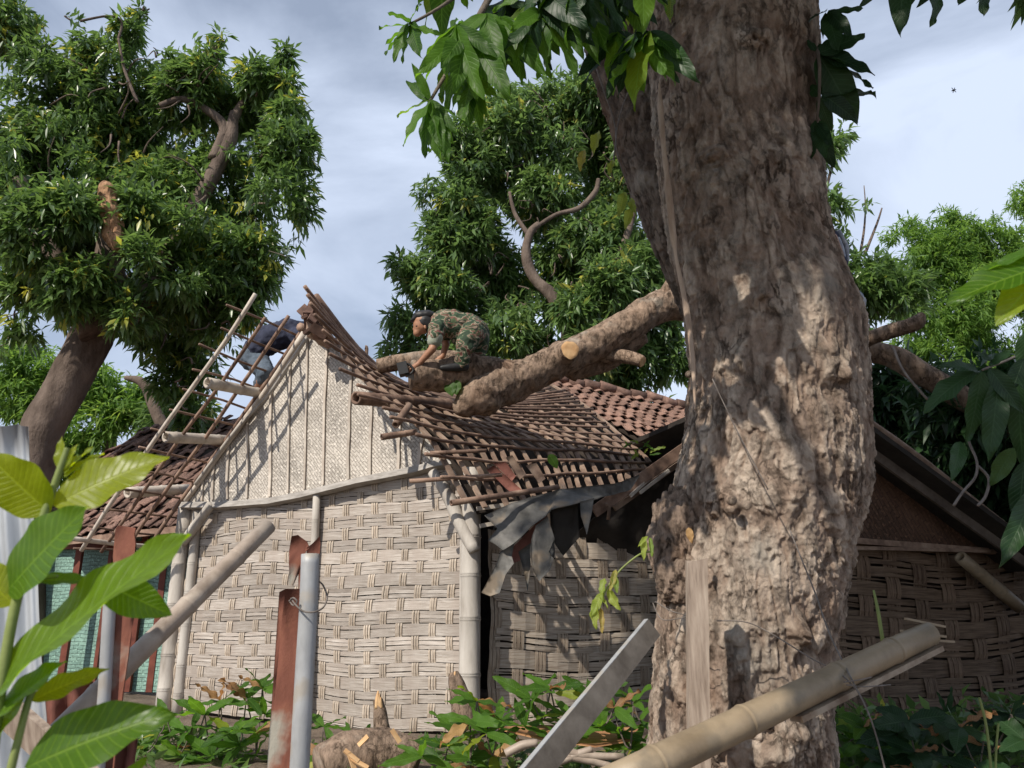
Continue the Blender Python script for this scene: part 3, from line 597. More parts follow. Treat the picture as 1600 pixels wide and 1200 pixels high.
# ------------- crushed right slope, measured as a surface S(u,v)
rowsv = [0, .25, .5, .75, 1.0]; colu = [0, .25, .5, .75, 1.0]
GX = [[476, 565, 650, 745, 850], [508, 600, 705, 806, 912], [563, 665, 750, 860, 965], [640, 740, 832, 922, 1010], [700, 785, 865, 945, 1030]]
GY = [[447, 556, 606, 617, 594], [540, 592, 625, 634, 632], [612, 640, 657, 670, 676], [672, 692, 697, 702, 712], [786, 778, 768, 757, 742]]
def hermite(ts, ys, t):
    # monotone-ish cubic through the samples
    ys = np.asarray(ys, float); ts = np.asarray(ts, float); m = np.gradient(ys, ts); i = int(min(len(ts)-2, max(0, np.searchsorted(ts, t)-1)))
    h = ts[i+1]-ts[i]; q = (t-ts[i])/h
    return (2*q**3-3*q*q+1)*ys[i]+(q**3-2*q*q+q)*h*m[i]+(-2*q**3+3*q*q)*ys[i+1]+(q**3-q*q)*h*m[i+1]
def S(u, v, lift=0.0):
    x = hermite(rowsv, [hermite(colu, GX[r], u) for r in range(5)], v); y = hermite(rowsv, [hermite(colu, GY[r], u) for r in range(5)], v)
    D = (7.3*(1-v)+6.5*v)*(1-u)+(10.6*(1-v)+8.6*v)*u
    return P(x, y, D-lift)
rroof = mk('fallen_roof', *tube([S(.05, -.02, -.06), S(.3, 0, -.06), S(.6, 0, -.06), S(1, 0, -.06)], .05, 8), M['batten'], house)
RU = [.08+.92*(k/19)**.92 for k in range(20)]
for k, u in enumerate(RU):
    v0 = .02 if k else .15; v1 = 1.0+random.uniform(-.01, .05); n = 8; mb = MB()
    pts = [S(min(1, u+.018*math.sin(i*.8+k)*(.6 if i else 0)), v0+(v1-v0)*i/n) for i in range(n+1)]
    wd = random.uniform(.04, .062)
    for i in range(n): mb.add(*bar(pts[i], pts[i+1]+(pts[i+1]-pts[i])*.02, wd, wd*.4, Vector((.3, -.55, .8))))
    mb.mk('rafter', M['rafter'], rroof, smooth=False)
RV = [0.0, .035, .07, .11, .16, .22, .29, .37, .45, .53, .61, .69, .765, .84, .915, .135, .19, .255, .33, .41]
for k, v in enumerate(RV):
    u0 = random.uniform(-.01, .03) if k > 2 else 0
    if k > 14: u0 = random.uniform(.45, .7)
    u1 = 1.0+random.uniform(-.03, .015); n = 10
    if k in (9, 11): u0 = -.03
    pts = [S(u0+(u1-u0)*i/n, v+random.uniform(-.006, .006)*(1 if i else 0), .06+random.uniform(-.008, .008)) for i in range(n+1)]
    mk('batten', *tube(pts, [.017 if k > 3 else .02]*(n+1), 6, 2, .1), M['batten'], rroof)
for (a, b, r_) in (((705, 786, 6.45), (872, 761, 7.1), .026), ((640, 752, 6.9), (785, 742, 6.9), .02), ((596, 683, 6.75), (650, 675, 6.9), .03), ((618, 664, 6.8), (640, 633, 7.0), .035), ((672, 708, 6.7), (760, 704, 6.75), .018)):
    mk('loose_pole', *bamboo(P(*a), P(*b), r_, r_*.9, 2, 9), M['batten'], house)
mk('purlin', *bamboo(P(556, 622, 6.9), P(720, 634, 8.3), .062, .062, 3, 14), M['batten'], house)
mk('purlin', *bamboo(P(668, 700, 7.6), P(800, 692, 8.3), .035, .035, 3, 10), M['palebatten'], house)
# broken boards lying between the rafters near the eave
for a, b, c, d, m_ in (((760, 735), (772, 728), (815, 765), (800, 772), 'rustred'), ((790, 716), (800, 712), (822, 742), (812, 750), 'rafter'), ((822, 728), (838, 724), (852, 748), (842, 756), 'rafter'), ((770, 724), (790, 722), (806, 744), (800, 752), 'rustred')):
    mk('broken_board', *sheet([P(*q, 7.05) for q in (a, b, c, d)], .012, .03, 2), M[m_], house)
# added dark sheets under the rafters, keeping sky and sun out
def surf(name, f, nu, nv, m, parent, th=.01):
    V = [f(i/nu, j/nv) for i in range(nu+1) for j in range(nv+1)]; n = len(V); off = Vector((-.2, .3, -.93))*th
    V2 = V+[v+off for v in V]; F = [(i*(nv+1)+j, (i+1)*(nv+1)+j, (i+1)*(nv+1)+j+1, i*(nv+1)+j+1) for i in range(nu) for j in range(nv)]
    F2 = F+[tuple(q+n for q in f_[::-1]) for f_ in F]
    return mk(name, V2, F2, m, parent)
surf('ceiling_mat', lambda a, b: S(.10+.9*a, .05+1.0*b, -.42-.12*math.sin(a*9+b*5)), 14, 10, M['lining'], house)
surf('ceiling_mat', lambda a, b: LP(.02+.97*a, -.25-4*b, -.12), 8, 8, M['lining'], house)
# heap of broken ridge tiles on the peak
hp = [(478, 488), (486, 483), (493, 493), (483, 500), (494, 506), (487, 514), (499, 517), (480, 495), (503, 524), (490, 500), (508, 530)]
for i, (x, y) in enumerate(hp):
    c = P(x, y, 7.75+random.uniform(-.15, .15)); d = Vector((random.uniform(-1, 1), random.uniform(-1, 1), random.uniform(-.6, .6))).normalized()*.09
    V, F = bar(c-d, c+d, random.uniform(.07, .12), .03, Vector((random.uniform(-1, 1), random.uniform(-1, 1), 1))); mk('broken_tile', V, F, M['tileold'], rroof, smooth=False)
mk('debris', *tube([P(488, 490, 7.8), P(500, 515, 7.85), P(520, 540, 7.9)], [.07, .11, .08], 10, 4, .9, 9), M['rafter'], rroof)
mk('ridge_peg', *tube([P(572, 560, 8.3), P(573, 545, 8.3), P(571, 543, 8.3)], [.02, .02, .03], 6, 2), M['batten'], house)

# ------------- tiles
def tilemesh(name, m, w_=1.0, l_=1.0, th=.07, amp=.16):
    n = 10; V = []; xs = np.linspace(-.5, .5, n+1)
    for (y, lift) in ((-.5, .10), (0, .05), (.5, 0)):
        for x in xs: V.append((x*w_*1.12, y*l_*1.15, amp*math.sin(x*2*math.pi*.95+.3)+lift))
    k = len(V); V += [(a, b, c-th) for a, b, c in V]; F = []
    for r in range(2):
        for i in range(n):
            a = r*(n+1)+i; F.append((a, a+1, a+n+2, a+n+1)); F.append((a+k, a+n+1+k, a+n+2+k, a+1+k))
    for i in range(n): F.append((i, i+k, i+1+k, i+1))
    for r in range(2): F.append((r*(n+1), (r+1)*(n+1), (r+1)*(n+1)+k, r*(n+1)+k)); F.append((r*(n+1)+n, r*(n+1)+n+k, (r+1)*(n+1)+n+k, (r+1)*(n+1)+n))
    me = bpy.data.meshes.new(name); me.from_pydata(V, [], F); me.polygons.foreach_set('use_smooth', [i < 2*2*n for i in range(len(F))]); me.materials.append(m); return me
def tileroof(parent, TL, TR, BL, BR, nc, nr, me, jit=1.0, skip=0.0, key=None):
    def f(a, b): return (TL*(1-a)+TR*a)*(1-b)+(BL*(1-a)+BR*a)*b
    for r in range(nr):
        for c in range(nc):
            if random.random() < skip: continue
            a, b = (c+.5)/nc, (r+.5)/nr; p = f(a, b); X = (f(a+.5/nc, b)-f(a-.5/nc, b)); Yv = -(f(a, b+.5/nr)-f(a, b-.5/nr)); w_ = X.length; l_ = Yv.length
            x = X.normalized(); z = x.cross(Yv).normalized(); 
            if z.z < 0: z = -z
            y = z.cross(x); rot = Matrix.Rotation(random.gauss(0, .05*jit), 4, 'Z') @ Matrix.Rotation(random.gauss(0, .03*jit), 4, 'X') @ Matrix.Rotation(random.gauss(0, .03*jit), 4, 'Y')
            mw = Matrix(((x.x, y.x, z.x, 0), (x.y, y.y, z.y, 0), (x.z, y.z, z.z, 0), (0, 0, 0, 1)))
            mw = Matrix.Translation(p+z*random.gauss(0.02, .008*jit)) @ mw @ rot @ Matrix.Diagonal((w_, l_, w_, 1))
            inst('roof_tile', me, mw, parent)
def underroof(name, TL, TR, BL, BR, m, parent, drop=.025):
    z = (TR-TL).cross(BL-TL).normalized(); z = -z if z.z < 0 else z; q = [TL, TR, BR, BL]
    V = [p-z*drop for p in q]+[p-z*(drop+.03) for p in q]
    return mk(name, V, [(0, 1, 2, 3), (7, 6, 5, 4), (0, 4, 5, 1), (1, 5, 6, 2), (2, 6, 7, 3), (3, 7, 4, 0)], m, parent, smooth=False)
th1 = thing('tiled_house', 'small house with red brown clay tile roof right behind the crushed roof', 'house', tuple(P(1050, 900, 12)*1.0))
TL, TR, BL, BR = P(838, 590, 11.3), P(1150, 655, 12.0), P(1052, 716, 9.6), P(1330, 770, 10.2)
r1 = underroof('roof', TL, TR, BL, BR, M['lining'], th1); TM = tilemesh('roof_tile', M['tile'], amp=.11); tileroof(r1, TL, TR, BL, BR, 20, 14, TM, 1.5)
rd = (TR-TL)
for k in range(13):
    a = TL+rd*(k/13)+Vector((0, 0, .06+.02*math.sin(k*2))); b = TL+rd*((k+1.1)/13)+Vector((0, 0, .05+.02*math.sin(k*2+1)))
    mk('ridge_tile', *tube([a, (a+b)/2, b], [.085, .078, .07], 8, 1), M['tileold'], r1)
wl = mk('wall', [BL+Vector((.2, .3, -.15)), BR+Vector((0, .3, -.15)), Vector((BR.x, BR.y+.3, 0)), Vector((BL.x+.2, BL.y+.3, 0)), TL+Vector((-.3, .3, -.2)), Vector((TL.x-.3, TL.y+.3, 0)), TR+Vector((0, .3, -.2)), Vector((TR.x, TR.y+.3, 0))],
        [(0, 1, 2, 3), (0, 3, 5, 4), (4, 5, 7, 6), (6, 7, 2, 1)], M['lining'], th1, smooth=False)
# left house
lh = thing('green_house', 'low house with mossy tile roof, green plaited wall and red frame beyond the lattice', 'house', tuple(P(200, 1080, 12.5)*1.0))
TL, TR, BL, BR = P(232, 668, 14.2), P(470, 640, 13.2), P(92, 842, 11.2), P(330, 815, 10.3)
r2 = underroof('roof', TL, TR, BL, BR, M['lining'], lh); TM2 = tilemesh('roof_tile', M['tileold'], amp=.10); tileroof(r2, TL, TR, BL, BR, 16, 18, TM2, 2.4, .02)
TLb, BLb = P(150, 720, 14.5), P(60, 800, 13.0)
r3 = underroof('side_roof', TLb, TL, BLb, BL, M['lining'], lh); tileroof(r3, TLb, TL, BLb, BL, 4, 14, TM2, 2.6)
mk('eave_board', *bar(BL+Vector((0, 0, -.05)), BR+Vector((0, 0, -.05)), .03, .09), M['batten'], lh, smooth=False)
g0 = P(40, 1000, 12.2); g1 = P(300, 1000, 11.2)
gV = [Vector((g0.x, g0.y, 0)), Vector((g1.x, g1.y, 0)), Vector((g1.x, g1.y, 2.1)), Vector((g0.x, g0.y, 2.1))]; gV += [v+Vector((.02, .05, 0)) for v in gV]
L_ = (g1-g0).length
mk('wall', gV, [(0, 1, 2, 3), (7, 6, 5, 4), (0, 4, 5, 1), (2, 6, 7, 3)], M['green'], lh, smooth=False, uv=[(0, 0), (L_, 0), (L_, 2.1), (0, 2.1)]*2, uvname='wall')
for px in (100, 152, 205, 240):
    b = P(px, 1050, 11.7-px*.001); mk('frame_post', *bar(Vector((b.x, b.y-.05, 0)), Vector((b.x, b.y-.05, 2.15)), .085 if px != 152 else .05, .07, Vector((0, 1, 0))), M['redframe'], lh, smooth=False)
for z in (1.95,): mk('frame_rail', *bar(g0+Vector((0, -.09, z-g0.z)), g1+Vector((0, -.09, z-g1.z)), .05, .07), M['redframe'], lh, smooth=False)

# ------------- shaded house on the right
sh = thing('shaded_house', 'shaded bamboo house behind the big trunk, loosely plaited wall and dark gable', 'house', (3.6, 7.5, 0))
R0 = P(1235, 1160, 6.9); R0.z = 0; R1 = P(1700, 1160, 7.9); R1.z = 0; s3 = (R1-R0).normalized(); n3 = Vector((s3.y, -s3.x, 0))
def R(px, py, off=0): return PPL(px, py, R0+n3*off, n3)
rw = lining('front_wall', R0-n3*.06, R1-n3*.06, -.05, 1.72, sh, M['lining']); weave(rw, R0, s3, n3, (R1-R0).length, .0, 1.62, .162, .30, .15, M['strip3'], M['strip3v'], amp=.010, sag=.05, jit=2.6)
gq = [R(1180, 838, .04), R(1320, 845, .04), R(1480, 856, .04), R(1640, 870, .04), R(1480, 752, .04), R(1340, 650, .04), R(1250, 585, .04), R(1150, 640, .04)]
V = gq+[v-n3*.02 for v in gq]; n = len(gq)
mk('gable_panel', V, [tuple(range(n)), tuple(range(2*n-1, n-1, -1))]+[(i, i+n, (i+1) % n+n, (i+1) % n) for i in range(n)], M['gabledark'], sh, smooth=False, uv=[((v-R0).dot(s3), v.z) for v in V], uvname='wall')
mk('tie_beam', *bar(R(1310, 843, .1), R(1660, 870, .1), .05, .05), M['rafter'], sh, smooth=False); mk('tie_beam', *bar(R(1330, 856, .14), R(1580, 862, .14), .03, .03), M['rafter'], sh, smooth=False)
mk('rake_pole', *tube([R(1250, 590, .12), R(1400, 690, .12), R(1500, 768, .12), R(1605, 850, .14)], .04, 8, 3, .1), M['rafter'], sh)
mk('rake_pole', *bar(R(1340, 690, .3), R(1640, 905, .35), .03, .10), M['darkbark'], sh, smooth=False)
mk('brace', *bamboo(R(1500, 870, .2), R(1592, 948, .1), .055, .06, 2), M['bamboo'], sh)
mk('roof', *(lambda q: (q+[v-Vector((0, 0, .05)) for v in q], [(0, 1, 2, 3), (7, 6, 5, 4), (0, 4, 5, 1), (1, 5, 6, 2), (2, 6, 7, 3), (3, 7, 4, 0)]))([R(1240, 575, .5), R(1660, 880, .55), R(1660, 880, .5)-n3*3.5, R(1240, 575, .5)-n3*3.5]), M['darktarp'], sh, smooth=False)
mk('rear_wall', [R0-n3*3.4, R1-n3*3.4, R1-n3*3.4+Vector((0, 0, 1.8)), R1+(R0-R1)*.95-n3*3.4+Vector((0, 0, 3)), R1-n3*.1, R1-n3*.1+Vector((0, 0, 1.6))], [(0, 1, 2, 3), (1, 4, 5, 2)], M['lining'], sh, smooth=False)
# the lower-left rake that meets the crushed roof
mk('eave_board', *bar(P(928, 800, 7.55), P(1110, 672, 8.0), .03, .11), M['batten'], sh, smooth=False); mk('eave_board', *bar(P(960, 795, 7.7), P(1110, 690, 8.1), .025, .05), M['rafter'], sh, smooth=False)
for a, b in (((985, 775), (1020, 742)), ((1000, 770), (1045, 735)), ((950, 782), (975, 768))): mk('roof_slat', *bar(P(*a, 7.62), P(*b, 7.8), .02, .03), M['palebatten'], sh, smooth=False)
mk('tarp', *sheet([P(948, 792, 7.8), P(1110, 690, 8.15), P(1140, 860, 8.35), P(1000, 872, 8.2), P(880, 850, 7.9)], .01, .12, 3), M['darktarp'], sh)  # dark sheet standing in for the shade beneath the roof
mk('tarp', *sheet([P(930, 790, 7.75), P(1112, 676, 8.1), P(1180, 720, 10.6), P(1000, 735, 9.9)], .01, .05, 3), M['darktarp'], sh)  # dark panel added under the eave to stop light leaking in
mk('hook', *tube([P(945, 788, 7.5), P(952, 792, 7.5), P(950, 812, 7.5)], .018, 6, 2), M['rafter'], sh)

# ------------- torn grey sheet over the eave
ts = thing('torn_sheet', 'torn grey roofing sheet draped over the eave with ragged strips hanging down', 'roofing sheet', tuple(P(850, 820, 6.9)))
D = 6.85
mk('sheet', *sheet([P(757, 806, D), P(800, 786, D+.1), P(872, 765, D+.25), P(960, 755, D+.5), P(1000, 742, D+.9), P(985, 765, D+.7), P(948, 775, D+.45), P(925, 783, D+.2), P(905, 786, D+.15), P(862, 796, D), P(852, 808, D), P(832, 821, D-.05), P(815, 838, D-.1), P(802, 850, D-.15), P(786, 860, D-.15), P(763, 844, D-.1), P(777, 826, D-.05)], .006, .05), M['sheet'], ts)
mk('torn_flap', *sheet([P(806, 838, D-.1), P(782, 862, D-.12), P(774, 884, D-.12), P(752, 926, D-.1), P(766, 931, D-.1), P(781, 926, D-.12), P(790, 898, D-.13), P(803, 880, D-.15), P(800, 868, D-.1)], .005, .04), M['sheet'], ts)
mk('torn_flap', *sheet([P(856, 806, D-.05), P(838, 820, D-.1), P(832, 836, D-.1), P(829, 862, D-.13), P(832, 890, D-.14), P(843, 908, D-.12), P(848, 902, D-.12), P(858, 893, D-.1), P(866, 872, D-.08), P(857, 862, D-.1), P(866, 842, D-.05), P(862, 828, D-.05)], .005, .05), M['sheet'], ts)
mk('torn_flap', *sheet([P(906, 784, D+.12), P(928, 779, D+.14), P(925, 800, D+.1), P(917, 836, D+.05), P(908, 806, D+.1)], .005, .03), M['sheet'], ts)
mk('torn_flap', *sheet([P(810, 862, D+.05), P(830, 848, D+.05), P(828, 900, D+.02), P(824, 925, D+.02), P(820, 900, D+.02)], .005, .03), M['sheet'], ts)
mk('torn_flap', *sheet([P(800, 856, D+.1), P(845, 812, D+.12), P(855, 806, D+.1), P(838, 850, D+.12), P(812, 876, D+.1), P(782, 888, D+.1)], .005, .04), M['rustred'], ts)
mk('torn_flap', *sheet([P(862, 798, D+.2), P(902, 788, D+.25), P(905, 840, D+.25), P(880, 868, D+.25), P(862, 845, D+.2)], .005, .05), M['darktarp'], ts)
for a, b in (((745, 795), (812, 786)), ((750, 822), (800, 812))): mk('batten_end', *bar(P(*a, 6.95), P(*b, 7.05), .035, .035), M['palebatten'], ts, smooth=False)

# ================================================================== THE BIG NEAR TREE
def mpp(px, py, D): return D/ray(px, py).y/FPX
near = thing('mango_tree', 'huge near mango tree, scarred brown bark, forked trunk filling the right of centre', 'tree', (1.15, 3.9, 0))
def barkcol(name, rows, D, seg, nh, amp, parent, m, feats=(), flat=1.0):
    ys = np.array([r[0] for r in rows], float); le = np.array([r[1] for r in rows], float); ri = np.array([r[2] for r in rows], float)
    yy = np.linspace(ys[0], ys[-1], nh); l = np.interp(yy, ys, le); r = np.interp(yy, ys, ri)
    k = max(3, nh//28); ker = np.hanning(k*2+1); ker /= ker.sum()
    l = np.convolve(np.pad(l, k, 'edge'), ker, 'valid'); r = np.convolve(np.pad(r, k, 'edge'), ker, 'valid')
    C = np.array([P((a+b)/2, y, D) for a, b, y in zip(l, r, yy)]); Rr = np.array([(b-a)/2*mpp((a+b)/2, y, D) for a, b, y in zip(l, r, yy)])
    th = np.linspace(0, 2*math.pi, seg, endpoint=False); nx = np.cos(th); ny = np.sin(th)
    V = np.zeros((nh, seg, 3)); V[:, :, 0] = C[:, 0:1]+nx*Rr[:, None]; V[:, :, 1] = C[:, 1:2]+ny*Rr[:, None]*flat; V[:, :, 2] = C[:, 2:3]
    nrm = np.zeros_like(V); nrm[:, :, 0] = nx; nrm[:, :, 1] = ny; nrm = nrm.reshape(-1, 3); p = V.reshape(-1, 3)
    warp = np.stack([fbm(p*2.1+5, 3), fbm(p*2.1+15, 3), fbm(p*2.1+25, 3)], 1)*.09
    q = p+warp
    big = fbm(q*np.array([2.2, 2.2, .9]), 3)
    fz = vn(q*np.array([15, 15, 3.0])+np.array([3, 3, 3]))+.35*vn(q*np.array([34, 34, 9])); fiss = np.exp(-(fz/.10)**2)*(.4+.6*np.clip(fbm(q*4+60, 2)*3+.5, 0, 1)); rib = ridged(q*np.array([9, 9, 2.3]), 4); rib2 = ridged(q*np.array([20, 20, 7])+9, 3)
    pl = fbm(q*np.array([8, 8, 5.5])+40, 4); plate = 1/(1+np.exp(-(pl-.03)*70)); pl2 = fbm(q*np.array([27, 27, 13])+70, 3); plate2 = 1/(1+np.exp(-(pl2-.05)*40))
    fine = fbm(q*46, 3); pit = np.clip(fbm(q*np.array([13, 13, 6.5])+90, 3)-.22, 0, .3)/.3; crk = np.clip(ridged(q*np.array([5.5, 5.5, 1.1])+51, 3)-.62, 0, .4)/.4
    low = np.clip((2.6-p[:, 2])/2.0, 0, 1)       # rougher towards the foot
    d = amp*(1.4*big+.22*(rib-.3)*(.7+low)+.16*(rib2-.2)+(.20+.20*low)*plate+(.20+.14*low)*plate2+.30*fine+.16*fbm(q*90, 2)-.8*pit*(.3+low)-.6*crk-.38*fiss)
    for (px, py, rad, a, kind) in feats:
        hit = P(px, py, D-float(np.interp(py, yy, Rr))*.93)
        dd = np.linalg.norm((p-np.array(hit))*np.array([1, .6, 1.0 if kind != 'wide' else 1.6]), axis=1); g = np.exp(-(dd/rad)**2*1.4)
        if kind in ('knot', 'wide'): d += a*g*(1+.45*np.cos(dd/rad*9+big*6)+.5*(rib2-.3))
        elif kind == 'lump': d += a*g*(.7+1.1*np.clip(fbm(q*17+px, 2)+.25, 0, 1)*1.5)
        elif kind == 'hole': d -= a*g
        elif kind == 'plate': d += a*np.clip(g*1.6-.4, 0, 1)*(.5+.9*plate2+.5*rib2)
    p = p+nrm*d[:, None]+np.stack([np.zeros(len(p)), np.zeros(len(p)), -.35*np.clip(d, -1, 1)], 1)
    i = np.arange(nh-1)[:, None]*seg+np.arange(seg)[None]; j = np.arange(nh-1)[:, None]*seg+(np.arange(seg)+1)[None] % seg
    F = np.stack([i, i+seg, j+seg, j], -1).reshape(-1, 4)
    return mk(name, p, F, m, parent, vat=np.clip(.5*plate+.55*plate2-.8*pit-.5*crk-.9*fiss+.12, 0, 1))
T1 = [(-330, 1000, 1262), (-150, 1010, 1262), (0, 1016, 1266), (200, 1024, 1275), (330, 1038, 1282), (400, 1050, 1296), (500, 1072, 1342), (600, 1078, 1350), (700, 1068, 1352), (800, 1050, 1336), (900, 1036, 1320), (1000, 1027, 1300), (1100, 1022, 1290), (1200, 1016, 1296), (1290, 995, 1320)]
F1 = [(1112, 235, .085, .05, 'wide'), (1118, 262, .06, .03, 'knot'), (1215, 250, .09, .02, 'plate'), (1110, 420, .09, .028, 'plate'), (1190, 460, .06, .035, 'lump'), (1150, 560, .11, .022, 'plate'), (1120, 770, .10, .05, 'lump'), (1145, 785, .05, .04, 'knot'),
      (1240, 770, .06, .035, 'lump'), (1245, 985, .06, .06, 'lump'), (1240, 972, .035, .035, 'knot'), (1195, 1150, .11, .055, 'lump'), (1235, 1130, .08, .045, 'lump'), (1130, 1160, .07, .04, 'lump'), (1160, 640, .07, .03, 'lump'), (1300, 570, .10, .05, 'lump'), (1180, 60, .1, .03, 'plate'), (1060, 830, .07, .03, 'lump'),
      (1100, 850, .05, .03, 'hole'), (1205, 880, .035, .025, 'hole'), (1290, 610, .07, .045, 'hole')]
barkcol('trunk', T1, 3.9, 520, 860, .026, near, M['bark'], F1)
T2 = [(-330, 790, 980), (-150, 850, 1010), (-60, 890, 1030), (0, 910, 1040), (100, 926, 1060), (200, 956, 1090), (300, 988, 1120), (400, 1034, 1160), (470, 1062, 1180), (560, 1090, 1200)]
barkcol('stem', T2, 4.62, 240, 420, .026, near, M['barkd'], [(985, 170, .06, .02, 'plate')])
mk('peeled_strip', *tube([P(1030, 130, 3.62), P(1032, 170, 3.62), P(1038, 240, 3.62), P(1048, 330, 3.62), P(1056, 400, 3.64), P(1072, 480, 3.64), P(1082, 560, 3.6), P(1086, 640, 3.6)], [.004, .015, .012, .017, .009, .013, .010, .004], 14, 18, .6, 9, 1, aniso=.4), M['peel'], near)
# burl stub on the left flank
def blobby(name, c, R, m, parent, amp=.25, ns=7, seg=64, rings=44, stretch=(1, 1, 1)):
    th, ph = np.meshgrid(np.linspace(0, 2*math.pi, seg, endpoint=False), np.linspace(.02, math.pi-.02, rings), indexing='xy')
    n = np.stack([np.cos(th)*np.sin(ph), np.sin(th)*np.sin(ph), np.cos(ph)], -1).reshape(-1, 3)
    q = n*R+np.array(c); d = .6*fbm(q*ns, 3)+.35*ridged(q*ns*2.3, 3)+.2*fbm(q*ns*6, 2)
    p = np.array(c)+n*R*(1+amp*d)[:, None]*np.array(stretch)
    i = np.arange(rings-1)[:, None]*seg+np.arange(seg)[None]; j = np.arange(rings-1)[:, None]*seg+(np.arange(seg)+1)[None] % seg
    F = [tuple(x) for x in np.stack([i, i+seg, j+seg, j], -1).reshape(-1, 4)]+[tuple(range(seg)), tuple((rings-1)*seg+k for k in range(seg))[::-1]]
    return mk(name, p, F, m, parent)
for (px, py, D, R, st) in ((1062, 850, 3.78, .145, (.92, 1, 1.55)), (1058, 905, 3.74, .105, (.9, 1, 1.3)), (1050, 812, 3.8, .07, (1, 1, .8)), (1050, 990, 3.8, .075, (.7, 1, 2.6))):
    blobby('burl', P(px, py, D), R, M['bark'], near, .42, 11, 120, 90, stretch=st)
for (px, py, D, R) in ((1076, 585, 3.72, .016), (1143, 782, 3.42, .022)): blobby('twig_stub', P(px, py, D), R, M['bark'], near, .2, 9, 16, 12)
def rosette(base, tips, key, parent, w=1.0, D=2.6, dj=.12, roll=.5):
    for t in tips:
        Dt = (t[2] if len(t) > 2 else D)+random.uniform(-dj, dj); putleaf(P(base[0]+random.uniform(-4, 4), base[1]+random.uniform(-4, 4), D), P(t[0], t[1], Dt), key, parent, random.uniform(-roll, roll), w*random.uniform(.85, 1.15), Vector((-.35, -.75, .55)))
rosette((672, 158), [(618, 178), (621, 214), (655, 160-8), (657, 243), (664, 236), (676, 256), (690, 232), (702, 246), (628, 118), (643, 96), (742, 198), (705, 215), (712, 205)], 'mango', near, .95, 2.5)
rosette((640, 38), [(592, 38), (598, 82), (612, 90), (622, 96), (652, 84), (606, 12), (655, 4), (680, 50), (600, 60)], 'mango', near, 1.0, 2.55)
rosette((706, 60), [(675, 70), (692, 108), (720, 130), (745, 95), (742, 40), (700, 20), (665, 40), (730, 160)], 'mango', near, 1.0, 2.6)
rosette((735, 120), [(730, 200), (745, 195), (760, 180), (700, 165), (715, 190), (778, 150), (752, 200)], 'mango', near, 1.0, 2.65)
tw = [P(672, 158, 2.5), P(700, 110, 2.55), P(740, 40, 2.65), P(800, -60, 2.9), P(900, -200, 3.3), P(960, -260, 3.9)]
mk('branch', *tube(tw, [.006, .008, .012, .02, .035, .06], 8, 4, .1), M['darkbark'], near)
mk('branch', *tube([P(640, 38, 2.55), P(690, 10, 2.6), P(760, -40, 2.8), P(840, -90, 3)], [.005, .007, .012, .02], 8, 4, .1), M['darkbark'], near)
cnt = 0
for k in range(30):
    t = (k+.5)/30; cx = 690+330*((k*.618) % 1); cy = -75+165*((k*.37+.1) % 1)**1.1; D = random.uniform(2.4, 3.3)
    if cx > 940: cy = min(cy, 50)
    sh_ = cx < 790
    ang0 = random.random()*6.28
    for j in range(7):
        a = ang0+j*.9+random.uniform(-.3, .3); L = random.uniform(60, 95)*2.8/D; tx = cx+math.cos(a)*L*.75; ty = cy+28+math.sin(a)*L*.45+random.uniform(15, 50)
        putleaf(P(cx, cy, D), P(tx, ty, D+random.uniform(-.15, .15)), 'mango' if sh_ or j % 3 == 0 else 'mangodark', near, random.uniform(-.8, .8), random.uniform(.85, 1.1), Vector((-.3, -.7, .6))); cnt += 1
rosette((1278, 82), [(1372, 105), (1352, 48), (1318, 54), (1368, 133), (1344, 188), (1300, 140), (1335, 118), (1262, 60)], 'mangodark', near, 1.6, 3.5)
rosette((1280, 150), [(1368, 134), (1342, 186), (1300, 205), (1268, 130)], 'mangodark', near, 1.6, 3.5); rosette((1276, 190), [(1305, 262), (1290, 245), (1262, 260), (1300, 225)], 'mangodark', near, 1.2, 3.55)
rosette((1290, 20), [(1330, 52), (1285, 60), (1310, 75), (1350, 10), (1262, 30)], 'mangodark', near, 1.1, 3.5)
for bx_, by, tx, ty in ((1412, -50, 1404, 46), (1425, -40, 1430, 6), (1462, -50, 1468, 32), (1470, -40, 1440, 6), (1535, -50, 1541, 22), (1530, -45, 1500, 6), (1380, -40, 1350, 8)): putleaf(P(bx_, by, 3.0), P(tx, ty, 3.0), 'mangodark', near, random.uniform(-.6, .6), 1.2, Vector((0, -1, .3)))
mk('branch', *tube([P(1260, -150, 3.9), P(1400, -110, 3.2), P(1560, -70, 3.0)], [.05, .02, .01], 8, 4, .1), M['darkbark'], near)
mk('twig', *tube([P(1255, 60, 3.6), P(1278, 82, 3.5), P(1280, 150, 3.5), P(1276, 190, 3.55)], [.012, .01, .008, .006], 6, 3), M['darkbark'], near)
